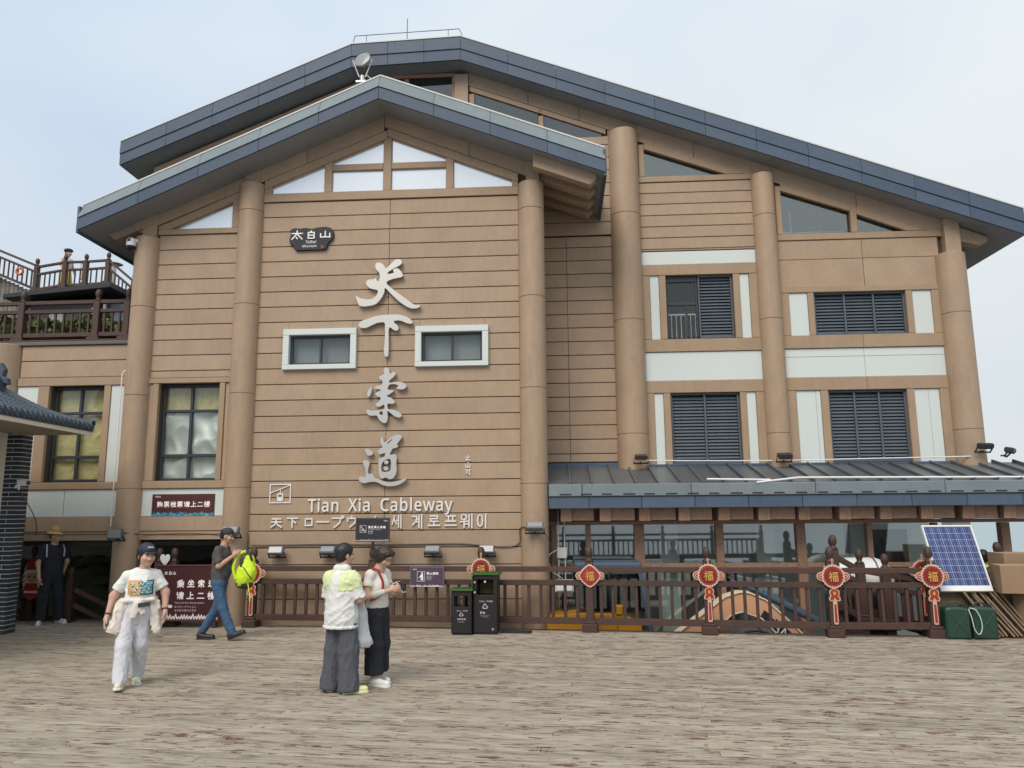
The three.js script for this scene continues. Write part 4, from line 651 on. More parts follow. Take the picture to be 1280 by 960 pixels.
hang(ornF, -4.6, .92, -13.98 + og, 'red tasselled ornament on the railing post beside the lime backpack', -.14);
hang(ornF, -.55, 1.0, -13.42 + og, 'red ornament on the post behind the waste bins', -.15);
hang(ornD, 1.26, .90, -13.14 + og, 'diamond-shaped red ornament without tassel on a railing post', -.17);
hang(ornF, 3.13, .92, -12.77 + og, 'red tasselled ornament on the post before the orange digger boom', -.19);
hang(ornF, 4.98, .92, -12.40 + og, 'red tasselled ornament on the post between digger boom and stair railing', -.16);
hang(ornF, 6.46, .92, -12.28 + og, 'red tasselled ornament on the end post beside the green jerrycans', -.1);
// ---------------------------------------------------------------- signs on the railing
{ const t = thing('no_smoking_sign', 'black no-smoking sign on a post topping the railing behind the couple', 'sign', V(-2.45, 1.13, -13.66), -.12);
  mesh('pole', box(-.02, .02, -.1, .62, -.03, .0), M.black, t); mesh('plate', box(-.31, .31, .33, .74, .002, .022), M.blackGloss, t);
  const tx = canvasTex(768, 508, (c, w, h) => { c.fillStyle = '#2a2730'; c.fillRect(0, 0, w, h); c.strokeStyle = '#77717a'; c.lineWidth = 6; c.strokeRect(4, 4, w - 8, h - 8); c.strokeStyle = '#e8e4e6'; c.lineWidth = 7; c.strokeRect(96, 160, 140, 150); c.lineWidth = 12; c.beginPath(); c.moveTo(116, 262); c.lineTo(190, 262); c.moveTo(110, 180); c.lineTo(222, 296); c.stroke(); drawGlyphs(c, '景区禁止吸烟', 282, 168, 58, 68, 8, '#f2eef0'); c.fillStyle = '#ddd8dc'; c.font = '26px sans-serif'; c.fillText('No smoking in scenic area', 284, 262); c.font = '22px sans-serif'; drawGlyphs(c, '禁止吸烟', 284, 280, 24, 28, 3, '#d8d4d8'); drawGlyphs(c, '로프웨이', 284, 320, 24, 28, 3, '#d8d4d8'); drawGlyphs(c, '太白山', 640, 40, 28, 32, 4, '#eee'); c.fillStyle = '#b9b3b9'; const r = rng(4); for (let x = 0; x < w; x += 16) c.fillRect(x, h - 18 - r() * 26, 10, 40); });
  printed('print', .60, .39, tx, t, .0225).position.y = .535; }
{ const t = thing('no_littering_sign', 'dark purple no-littering sign fixed to the railing rails', 'sign', V(-1.47, .87, -13.47), -.16);
  mesh('plate', box(-.305, .305, -.165, .175, .002, .02), std([.055, .035, .05], .4), t);
  const tx = canvasTex(768, 430, (c, w, h) => { c.fillStyle = '#4a3c4c'; c.fillRect(0, 0, w, h); c.strokeStyle = '#8d8490'; c.lineWidth = 8; c.strokeRect(4, 4, w - 8, h - 8); c.strokeStyle = '#e8e4e6'; c.lineWidth = 7; c.strokeRect(160, 104, 170, 210); c.fillStyle = '#efecee'; c.beginPath(); c.arc(272, 140, 20, 0, 7); c.fill(); c.beginPath(); c.moveTo(250, 165); c.lineTo(292, 165); c.lineTo(300, 296); c.lineTo(276, 296); c.lineTo(268, 230); c.lineTo(260, 296); c.lineTo(240, 296); c.lineTo(246, 220); c.lineTo(206, 246); c.lineTo(200, 232); c.fill(); drawGlyphs(c, '禁止抛物', 372, 112, 62, 68, 8, '#f2eef0'); c.fillStyle = '#ddd8dc'; c.font = '26px sans-serif'; c.fillText('No littering', 374, 214); drawGlyphs(c, '禁止抛物', 374, 228, 24, 28, 3, '#d8d4d8'); drawGlyphs(c, '로프웨이', 374, 266, 24, 28, 3, '#d0a0a0'); drawGlyphs(c, '太白山', 60, 40, 28, 32, 4, '#eee'); c.fillStyle = '#d9d5d9'; const r = rng(6); for (let x = 0; x < w; x += 22) { const k = 14 + r() * 34; c.beginPath(); c.moveTo(x - 14, h); c.lineTo(x, h - k); c.lineTo(x + 18, h); c.fill(); } });
  printed('print', .595, .328, tx, t, .0205).position.y = .005; }
{ const t = thing('direction_sign', 'maroon direction board with white arrow standing by the basement opening', 'sign', V(-5.72, 0, -13.92), -.06);
  mesh('panel', box(-.56, .56, .14, 1.05, -.03, .02), std([.075, .016, .018], .45), t); mesh('edge_frame', merge([box(-.575, .575, 1.05, 1.075, -.035, .03), box(-.575, .575, .115, .14, -.035, .03), box(-.585, -.56, .117, 1.073, -.034, .028), box(.56, .585, .117, 1.073, -.034, .028)]), std([.10, .03, .03], .45), t);
  for (const x of [-.5, .5]) mesh('leg', box(x - .03, x + .03, 0, .113, -.06, .02), M.rail[1], t);
  const tx = canvasTex(1000, 800, (c, w, h) => { c.fillStyle = '#42181c'; c.fillRect(0, 0, w, h); c.fillStyle = '#e9e6e4'; c.beginPath(); c.moveTo(120, 250); c.lineTo(158, 345); c.lineTo(134, 345); c.lineTo(134, 580); c.lineTo(262, 580); c.lineTo(262, 625); c.lineTo(96, 625); c.lineTo(96, 345); c.lineTo(80, 345); c.fill(); drawGlyphs(c, '乘坐索道', 320, 200, 118, 168, 17, '#f0ecea'); drawGlyphs(c, '请上二楼', 320, 380, 118, 168, 17, '#f0ecea'); drawGlyphs(c, '太白山', 106, 70, 56, 66, 8, '#eee'); c.fillStyle = '#d9d2d0'; c.font = '32px sans-serif'; c.fillText('Please take the cableway upstairs', 300, 560); drawGlyphs(c, '天下ロープウイ上二', 300, 592, 34, 40, 4, '#cfc8c6'); drawGlyphs(c, '세계로프웨이이로프', 300, 646, 34, 40, 4, '#cfc8c6');
    const r = rng(9); for (let x = 10; x < w; x += 46) { const k = 40 + r() * 60; c.fillStyle = '#e6e2df'; c.beginPath(); c.moveTo(x - 46, h - 6); c.lineTo(x, h - 6 - k); c.lineTo(x + 14, h - 10 - k * .5); c.lineTo(x + 40, h - 6); c.fill(); c.fillStyle = '#42181c'; c.beginPath(); c.moveTo(x, h - k * .6); c.lineTo(x + 8, h - 6); c.lineTo(x - 14, h - 6); c.fill(); } });
  printed('print', 1.115, .905, tx, t, .0205).position.y = .595; }
{ // two knobbed posts behind the direction sign, with a paper heart between
  const o = thing('gate_posts_railing', 'pair of knobbed brown posts behind the direction board', 'railing', V(-6.25, 0, -14.2), -.06);
  railPost(o, -.14, 0, 0, 0, .99); railPost(o, .14, 0, 0, 0, .99); mesh('crosspiece', box(-.07, .07, .9, 1.0, -.05, .05), M.rail[0], o);
  const h = new THREE.Shape(); h.moveTo(0, -.09); h.bezierCurveTo(-.13, .0, -.1, .11, -.04, .1); h.bezierCurveTo(-.015, .1, 0, .07, 0, .05); h.bezierCurveTo(0, .07, .015, .1, .04, .1); h.bezierCurveTo(.1, .11, .13, 0, 0, -.09);
  const t = thing('paper_heart', 'white heart-shaped cut-out between the two knobbed posts', 'decoration', V(-6.24, 1.15, -14.1), -.06); mesh('cut_out', new THREE.ExtrudeGeometry(h, { depth: .01, bevelEnabled: false }), M.whitePlastic, t); mesh('stick', box(-.005, .005, -.15, -.05, -.012, -.002), M.whitePlastic, t);
}
// ---------------------------------------------------------------- waste bins
{
  const t = thing('waste_bin', 'tall black waste bin with square opening and green turf top', 'waste bin', V(-.445, 0, -13.06), -.13, 'pair of black waste bins'), s = thing('waste_bin', 'short black waste bin with open window and green turf top', 'waste bin', V(-.86, 0, -13.02), -.13, 'pair of black waste bins');
  t.scale.set(.9, .885, .9); s.scale.set(.9, .865, .9); s.position.x = -.83;
  const bm = std([.012, .012, .013], .5, { bumpMap: fineTex, bumpScale: .001 }), turf = std([.05, .12, .03], .95);
  const face = (g, ch) => canvasTex(400, 640, (c, w, h) => { c.fillStyle = '#1c1a1d'; c.fillRect(0, 0, w, h); c.strokeStyle = '#cfcad0'; c.lineWidth = 12; c.beginPath(); for (let i = 0; i < 3; i++) { const a = -Math.PI / 2 + i * 2.094, b = a + 1.5; c.moveTo(200 + 52 * Math.cos(a), 190 + 52 * Math.sin(a)); c.lineTo(200 + 52 * Math.cos(a + 1.9), 190 + 52 * Math.sin(a + 1.9)); } c.stroke(); drawGlyphs(c, ch, 105, 278, 44, 50, 5, '#cfcad0'); c.font = '22px sans-serif'; c.fillStyle = '#aaa4aa'; c.fillText('Recyclable waste', 112, 356); drawGlyphs(c, '可回收物其他', 130, 368, 18, 22, 2, '#b09aa0'); drawGlyphs(c, '太白山', 90, 74, 34, 38, 4, '#b9b4b9'); c.font = '34px sans-serif'; c.fillText('|', 212, 104); drawGlyphs(c, '可收回', 230, 74, 34, 38, 4, '#b9b4b9'); });
  const grass = (w, d, y, parent, seed) => { const r = rng(seed), gs = []; for (let i = 0; i < 620; i++) { const x = (r() - .5) * w, z = (r() - .5) * d, h = .02 + r() * .025, a = r() * 6.28, e = .006; const g = new THREE.BufferGeometry(), dx = (r() - .5) * .03, dz = (r() - .5) * .03; g.setAttribute('position', new THREE.Float32BufferAttribute([x - e * Math.cos(a), y, z - e * Math.sin(a), x + e * Math.cos(a), y, z + e * Math.sin(a), x + dx, y + h, z + dz], 3)); g.computeVertexNormals(); gs.push(g); }
    const m = mesh('turf_top', merge([cbox(w, .03, d, .01, [0, y, 0]), ...gs]), turf, parent); return m; };
  // tall
  mesh('body', merge([box(-.22, .22, .03, .70, -.18, .18, .012), box(-.22, -.15, .70, .98, -.18, .178), box(.15, .22, .70, .98, -.18, .178), box(-.22, .22, .98, 1.06, -.18, .181), box(-.15, .15, .70, .98, -.18, -.15)]), bm, t); mesh('liner', box(-.149, .149, .702, .9, -.149, -.12), std([.10, .075, .03], .8), t);
  mesh('base', box(-.20, .20, 0, .03, -.16, .165), M.black, t); printed('print', .40, .62, face(0, '其他'), t, .1815).position.y = .37; grass(.5, .44, 1.075, t, 3); for (const [x, y] of [[-.19, .93], [-.19, .75], [.0, .94]]) mesh('hinge', cyl(V(x, y, .175), V(x, y, .19), .018), M.letter, t); mesh('lock', cyl(V(.14, .1, .178), V(.14, .1, .19), .02), M.steelGrey, t);
  // short
  mesh('body', merge([box(-.185, .185, .03, .51, -.17, .17, .012), box(-.185, -.13, .51, .71, -.17, .168), box(.13, .185, .51, .71, -.17, .168), box(-.185, .185, .71, .80, -.17, .171), box(.02, .06, .51, .71, -.17, .16)]), bm, s);
  mesh('base', box(-.17, .17, 0, .03, -.15, .155), M.black, s); printed('print', .33, .46, face(1, '可回收物'), s, .1715).position.y = .275; grass(.42, .42, .815, s, 5);
  const r = mesh('turf_skirt', box(.186, .2, .8, 1.07, -.17, .17), turf, s);
}
{ const t = thing('black_tray', 'flat black rubber tray on the deck beside the taller bin', 'tray', V(-.02, 0, -13.1), -.15); mesh('tray', merge([box(-.2, .3, .001, .012, -.09, .09), box(-.2, .3, .012, .03, .08, .09), box(-.2, .3, .012, .03, -.09, -.08)]), M.black, t); mesh('rim', box(.3, .31, .001, .03, -.09, .09), M.black, t); }
// ---------------------------------------------------------------- brick kiosk at the left
{
  const o = thing('brick_kiosk', 'dark brick kiosk with curved grey tile roof and cream eave at the deck side', 'kiosk', V(-8.5, 0, -13.3));
  const bmat = [0, 1, 2].map(i => std([[.032, .036, .046], [.040, .044, .054], [.026, .030, .038]][i], .85, { bumpMap: fineTex, bumpScale: .003 })), mortar = std([.68, .68, .66], .95);
  const pl = mesh('pillar', box(-.292, -.008, 0, 3.42, -.292, -.008, 0), mortar, o), r = rng(21);
  for (let k = 0; k < 45; k++) { const y = .003 + k * .076, h = .064, j = () => (r() - .5) * .004;
    const q = k % 2 ? [[-.30, .0, -.147, .0], [-.30, .0, -.30, -.159]] : [[-.30, -.156, -.30, .0], [-.144, .0, -.30, .0]];
    for (const [a, b, c, d] of q) { const e = j(); mesh('brick', box(a + (a < -.2 ? 0 : 0), b + e, y, y + h, c, d + e, .004), bmat[Math.floor(r() * 3)], pl); } }
  mesh('side_wall', box(-2.6, -.31, .0, 3.42, -.28, -.10), std([.60, .58, .50], .8, { map: cladTex }), o); mesh('wall', box(-.24, -.06, 0, 3.42, -.1 + .4, 5.5), std([.60, .58, .50], .8, { map: cladTex }), o);
  const lt = []; for (let i = 0; i < 5; i++) for (let j = 0; j < 4; j++) { const g = new THREE.TorusGeometry(.06, .012, 5, 12); g.translate(-.4 - i * .12, 3.05 + j * .11, -.08); lt.push(g); } mesh('lattice_panel', merge(lt), bmat[0], o);
  // roof: right-hand slope falling to an eave that runs towards the viewer
  const eX = 1.26, eY = 3.46, rX = -.35, rY = 4.05, zA = .08, zB = 4.4;
  const sag = t => -.10 * Math.sin(t * Math.PI) + .0;
  const prof = []; for (let i = 0; i <= 10; i++) { const t = i / 10; prof.push([eX + (rX - eX) * t, eY + (rY - eY) * t + sag(t) * (1 - .2 * t)]); }
  const slab = prism([...prof, ...prof.slice().reverse().map(([x, y]) => [x, y - .09])], zA, zB, 0), tile = [0, 1, 2].map(i => std([[.050, .072, .098], [.043, .063, .087], [.060, .082, .110]][i], .7, { bumpMap: fineTex, bumpScale: .002 }));
  const roof = mesh('roof', slab, tile[1], o);
  for (let n = 0; n < 34; n++) { const z = zA + .06 + n * .128, pts = prof.map(([x, y]) => V(x, y + .006, z)); const rowg = []; const c = new THREE.CatmullRomCurve3(pts);
    for (let s = 0; s < 8; s++) { const a = c.getPoint(s / 8), b = c.getPoint((s + 1) / 8 + .012 > 1 ? 1 : (s + 1) / 8 + .012); rowg.push(cyl(a.add(V(0, .006, 0)), b, .046, .041, 10)); }
    const m = mesh('tile_course', merge(rowg), tile[n % 3], roof); const cap = new THREE.CylinderGeometry(.05, .05, .02, 12); cap.rotateZ(Math.PI / 2); mesh('eave_tile', cap, tile[(n + 1) % 3], m, [eX + .012, eY - .012, z]);
    const drop = prism([[-.055, .03], [.055, .03], [.04, -.03], [0, -.055], [-.04, -.03]], -.006, .006); drop.rotateY(Math.PI / 2); mesh('drip_tile', drop, tile[n % 3], m, [eX + .004, eY - .03, z + .064]); }
  mesh('eave_board', box(eX - .06, eX - .015, eY - .155, eY - .03, zA - .02, zB, .01), std([.66, .62, .52], .6), roof); mesh('soffit', box(rX + .4, eX - .065, eY - .14, eY - .10, zA, zB, .01), std([.30, .24, .18], .8), roof);
  const vg = prof.map(([x, y]) => V(x, y + .05, zA)); mesh('verge_ridge', tube(vg, .06, 20, 8), tile[0], roof); mesh('corner_board', merge(prof.slice(0, -1).map(([x, y], i) => bar(V(x, y - .06, zA - .03), V(prof[i + 1][0], prof[i + 1][1] - .06, zA - .03), .03, .09))), std([.66, .62, .52], .6), roof);
  mesh('ridge', merge([box(rX - .2, rX + .02, rY - .05, rY + .22, zA - .02, zB), cyl(V(rX - .09, rY + .24, zA), V(rX - .09, rY + .24, zB), .07)]), tile[0], roof);
  const fin = prism([[-.16, 0], [.2, 0], [.18, .10], [.1, .14], [.12, .26], [.04, .38], [-.02, .30], [-.06, .40], [-.14, .30], [-.16, .15]], -.06, .06, .015); mesh('ridge_ornament', fin, tile[2], roof, [rX - .1, rY + .16, zA + .02]);
  mesh('left_slope', prism([[rX, rY - .02], [rX - 1.9, rY - .7], [rX - 1.9, rY - .78], [rX, rY - .1]], zA, zB), tile[1], roof);
}
{ const t = thing('bullet_camera', 'small white bullet camera on the dark brick pillar', 'camera', V(-8.46, 2.5, -13.2), .5); mesh('housing', merge([cbox(.09, .09, .24, .012, [.06, 0, .1])]), M.whitePlastic, t).rotation.y = .6; const l = mesh('lens', cyl(V(.06, 0, .215), V(.06, 0, .235), .036), M.blackGloss, t); l.rotation.y = .6; mesh('hood', cbox(.11, .012, .28, .003, [.06, .055, .11]), M.whitePlastic, t).rotation.y = .6; mesh('bracket', merge([cbox(.04, .05, .05, .005, [0, -.06, 0]), cbox(.03, .10, .03, .004, [.04, -.06, .03])]), M.whitePlastic, t);
  tag(mesh('hanging_wire', tube([V(-8.45, 2.4, -13.25), V(-8.42, 2.15, -13.5), V(-8.5, 1.85, -13.9), V(-8.72, 1.6, -14.3)], .008, 20, 5), M.cable, scene), 'thin dark wire hanging from the brick pillar', 'wire'); }
// ---------------------------------------------------------------- basement opening: railings, slope, board
{
  const o = thingB('basement_railing', 'brown timber railing with knobbed posts at the left basement opening', 'railing', -9.26, 0, -.62);
  railPost(o, 0, 0, 0, 0); railPost(o, -1.7, 0, 0, 0); railRun(o, V(-1.7, 0, 0), V(0, 0, 0), { top: .86, mid: .62, low: .16, pitch: .16 });
  const p2 = railPost(o, .92, -.12, .24, 0, .78); for (const [y, k] of [[.58, 1], [.3, 1]]) mesh('stair_rail', bar(V(.98, y, .2), V(1.85, y - .52, -.15), .07, .09), M.rail[0], o);
  for (let i = 0; i < 4; i++) mesh('baluster', box(.2 + i * .18, .24 + i * .18, .02, .6, .08, .13), M.rail[i % 2], o); mesh('bottom_rail', box(.07, .86, .02, .10, .07, .14), M.rail[1], o);
}
{ const t = thingB('cardboard_sheet', 'brown cardboard sheet leaning in the dark basement opening', 'cardboard', -7.62, 0, -.75); const g = mesh('sheet', prism([[-.26, 0], [.28, 0], [.28, .5], [-.1, .42], [-.3, .34]], -.012, .012, .003), std([.20, .15, .10], .9), t); g.rotation.x = -.35; mesh('fold', box(-.25, .26, .0, .02, .02, .06), std([.22, .16, .1], .9), t); }
{ // green slope in the basement
  const g = new THREE.PlaneGeometry(9, 5, 60, 34); g.rotateX(-Math.PI / 2); const p = g.attributes.position; for (let i = 0; i < p.count; i++) { const z = -p.getZ(i) / 2.5; p.setY(i, .4 + z * .75 + .12 * n2(p.getX(i) * 1.1, p.getZ(i) * 1.3) + .05 * n2(p.getX(i) * 4, p.getZ(i) * 4)); } g.computeVertexNormals();
  const m = structure(mesh('basement_slope', g, std([.10, .115, .05], .95), scene)); m.position.copy(bw(-9, 0, -3.4)); m.rotation.y = -PHI; tag(m, 'dark green slope under the building', 'slope');
  const t = thingB('garden_plant', 'broad-leaved green plant beside the basement railing', 'plant', -9.05, -.3, -1.2); const lf = std([.05, .13, .04], .6, { side: THREE.DoubleSide }), r = rng(31);
  for (let i = 0; i < 22; i++) { const a = r() * 6.28, L = .25 + r() * .3, y = .7 + r() * .8; const s = new THREE.PlaneGeometry(.12, L, 2, 4), q = s.attributes.position; for (let k = 0; k < q.count; k++) { const yy = q.getY(k) / L + .5; q.setX(k, q.getX(k) * Math.sin(Math.PI * Math.min(.97, yy + .06))); q.setZ(k, -.25 * L * yy * yy); } s.translate(0, L / 2, 0); s.computeVertexNormals(); const l = mesh('leaf', s, lf, t, [Math.cos(a) * .08, y, Math.sin(a) * .08]); l.rotation.set(.6 + r() * .6, a, 0, 'YXZ'); }
  mesh('stem', cyl(V(0, 0, 0), V(0, 1.4, 0), .02, .01), lf, t); }
{ // festive child cut-out on the left post
  const t = thingB('festive_cutout', 'red and white festive child cut-out on the left railing post', 'decoration', -9.2, .35, -.5); const W = M.letter, R = M.ornRed, Dk = M.ornDeep, Sk = std([.62, .36, .25], .6);
  const b = mesh('backing', prism(scallop(.17, .36, 20, .06).map(([x, y]) => [x, y + .42]), -.01, .0, .002), W, t); mesh('hat', prism([[-.13, .58], [.14, .54], [.12, .72], [.02, .80], [-.09, .76]], .0, .008), R, b); mesh('hat_band', prism([[-.14, .52], [.14, .54], [.14, .59], [-.13, .58]], .008, .014), W, b);
  mesh('face', prism(scallop(.115, .10, 20, 0).map(([x, y]) => [x + .01, y + .45]), .001, .01), Sk, b); for (const x of [-.04, .055]) mesh('eye', prism(scallop(.016, .022, 8, 0).map(([a, c]) => [a + x, c + .46]), .010, .013), M.black, b); mesh('mouth', prism([[-.02, .40], [.035, .40], [.01, .385]], .010, .013), R, b);
  mesh('robe', prism([[-.11, .34], [.12, .34], [.15, .1], [.1, .06], [-.1, .06], [-.15, .12]], .001, .009), R, b); mesh('sash', prism([[-.13, .2], [.14, .2], [.14, .16], [-.13, .16]], .009, .013), W, b); for (let i = 0; i < 5; i++) mesh('stripe', prism([[-.17, .14 + i * .1], [-.12, .17 + i * .1], [-.12, .19 + i * .1], [-.17, .16 + i * .1]], .010, .014), Dk, b); }
// ---------------------------------------------------------------- terrace balustrade on the left wing
{
  const o = thingB('terrace_balustrade', 'brown timber balustrade along the left wing roof terrace', 'balustrade', 0, 5.27, -.35);
  const xs = [-12.9, -11.35, -9.79, -8.24, -7.62]; xs.forEach((x, i) => { railPost(o, x, 0, 0, 0, .78); if (i + 1 < xs.length) railRun(o, V(x, 0, 0), V(xs[i + 1], 0, 0), { top: .86, mid: .68, low: .2, pitch: .165, th: .82 }); });
  mesh('base_board', box(-13, -7.4, .0, .06, -.1, .22), M.rail[1], o);
}
// ---------------------------------------------------------------- hillside with upper walk behind the left wing
{
  const g = new THREE.PlaneGeometry(60, 40, 90, 60); g.rotateX(-Math.PI / 2); const p = g.attributes.position;
  for (let i = 0; i < p.count; i++) { const x = p.getX(i) - 38, z = p.getZ(i) - 36.2; let y = 5.75 + Math.max(0, -z - 17) * .30 + Math.max(0, -x - 14) * .12; y = Math.min(y, 7.4 + Math.max(0, -x - 15.5) * .35); if (-z > 26) y -= (-z - 26) * .3; y += .25 * n2(x * .3, z * .3) + .1 * n2(x * .9, z * .9); p.setX(i, x); p.setZ(i, z); p.setY(i, y); }
  g.computeVertexNormals(); const uv = g.attributes.uv; for (let i = 0; i < uv.count; i++) uv.setXY(i, p.getX(i), p.getZ(i));
  const m = structure(mesh('hillside', g, std([.10, .115, .05], .95, { map: cladTex }), scene)); m.position.set(0, 0, -.0); tag(m, 'green mountain slope behind the left wing', 'hillside');
  // ground cover
  const r = rng(41), leaf = new THREE.PlaneGeometry(.09, .13, 1, 1), N = 14000, im = new THREE.InstancedMesh(leaf, std([.085, .12, .04], .8, { side: THREE.DoubleSide }), N), q = new THREE.Object3D(), col = new THREE.Color();
  const hAt = (x, z) => { let y = 5.75 + Math.max(0, -z - 17) * .30 + Math.max(0, -x - 14) * .12; y = Math.min(y, 7.4 + Math.max(0, -x - 15.5) * .35); if (-z > 26) y -= (-z - 26) * .3; y += .25 * n2(x * .3, z * .3) + .1 * n2(x * .9, z * .9); return y; };
  for (let i = 0; i < N; i++) { const x = -9.5 - r() * 9, z = -16.2 - r() * 6.2; const clump = Math.max(0, n2(x * .7 + 9, z * .7)); q.position.set(x, hAt(x, z) + r() * (.10 + .5 * clump), z); q.rotation.set(r() * 6, r() * 6, r() * 6); q.scale.setScalar(.6 + r() * .9); q.updateMatrix(); im.setMatrixAt(i, q.matrix); const k = .55 + r() * .75; im.setColorAt(i, col.setRGB(k * (1 + r() * .35), k, k * .8)); }
  im.name = 'hillside_shrubs'; im.userData = { kind: 'stuff', label: 'low green shrubs covering the mountain slope', category: 'shrubs' }; scene.add(im);
}
{
  const W8 = -8;
  const t = thingB('retaining_wall', 'weathered grey board wall below the upper stairway', 'wall', 0, 0, W8); const gm = [0, 1, 2].map(i => std([[.30, .29, .26], [.26, .25, .225], [.33, .315, .285]][i], .9, { map: woodTex })), r = rng(51);
  for (let i = 0; i < 34; i++) { const u = -19.6 + i * .14, top = u < -16.4 ? 9.3 + (-16.4 - u) * .45 : 9.25 - (u + 16.4) * .45; mesh('board', box(u, u + .128, 6.6, top - .02 * r(), -.02, .02 + .01 * r()), gm[i % 3], t); }
  const s = thingB('stairway_railing', 'brown timber railing climbing the slope above the grey board wall', 'railing', 0, 0, W8 + .15);
  const P = [[-19.5, 11.0], [-17.9, 9.98], [-16.42, 9.2], [-15.05, 8.62]].map(([u, v]) => V(u, v, 0)); P.forEach((p, i) => { railPost(s, p.x, p.y, p.z, 0, .8); if (i + 1 < P.length) railRun(s, p, P[i + 1], { top: .9, mid: .7, low: .16, pitch: .17, th: .8 }); });
  const k = thingB('lookout_railing', 'brown timber railing round the small lookout platform on the slope', 'railing', 0, 0, W8 + .2);
  const Q = [[-15.05, 8.62, 0], [-14.05, 8.72, .1], [-13.4, 8.72, .1], [-12.7, 8.75, .1], [-11.85, 8.05, .1], [-11.0, 7.4, .1]].map(a => V(...a)); Q.forEach((p, i) => { if (i) railPost(k, p.x, p.y, p.z, 0, .75); if (i + 1 < Q.length) railRun(k, p, Q[i + 1], { top: .84, mid: .6, low: .12, pitch: .16, th: .75 }); });
  mesh('platform', box(-15.05, -12.6, 8.58, 8.66, -1.6, .2), M.rail[1], k); for (const u of [-14.9, -13.9, -12.9]) mesh('support', box(u - .07, u + .07, 6.5, 8.5, -.3, -.16), M.rail[0], k);
  const h = thingB('hut', 'black-roofed hut with grey boarded side below the lookout platform', 'hut', -13.4, 6.3, W8 + .9);
  mesh('wall', box(-1.2, 1.15, 0, 1.9, -2, 0), std([.10, .10, .10], .9), h); mesh('roof', prism([[-1.7, 1.85], [1.5, 2.1], [1.5, 2.25], [-1.7, 1.98]], -2.3, .5, .01), M.black, h); mesh('boarded_side', box(1.16, 1.9, .0, 1.85, -1.8, -.1), std([.16, .18, .21], .8), h); mesh('white_post', box(1.05, 1.14, 0, 1.8, .01, .1), std([.55, .56, .56], .7), h); mesh('window', box(-.6, -.1, .9, 1.5, .0, .03), std([.35, .38, .4], .4), h); mesh('white_board', box(.7, 1.0, 1.3, 1.62, .01, .05), M.whitePlastic, h);
  const v1 = thingB('roof_vent', 'slim metal vent pipe with flat cap above the lookout railing', 'vent', -12.95, 8.7, W8 - .4); mesh('pipe', cyl(V(0, 0, 0), V(0, .95, 0), .08), M.steelGrey, v1); mesh('cap', cyl(V(0, 1.0, 0), V(0, 1.06, 0), .26, .06), M.lampGrey, v1);
  const v2 = thingB('roof_vent', 'small metal vent pipe beside the far visitor on the lookout', 'vent', -14.1, 9.3, W8 - .6); mesh('pipe', cyl(V(0, 0, 0), V(0, .55, 0), .06), M.steelGrey, v2); mesh('cap', cyl(V(0, .55, 0), V(0, .6, 0), .12, .04), M.steelGrey, v2);
  const cr = thingB('life_ring', 'orange lifebuoy hung on the sloping stairway railing', 'lifebuoy', -15.45, 9.3, W8 + .35); cr.scale.setScalar(.6); mesh('ring', new THREE.TorusGeometry(.17, .06, 8, 20), std([.55, .14, .04], .6), cr); mesh('strap', box(-.02, .02, .1, .24, -.065, .065), M.whitePlastic, cr);
}
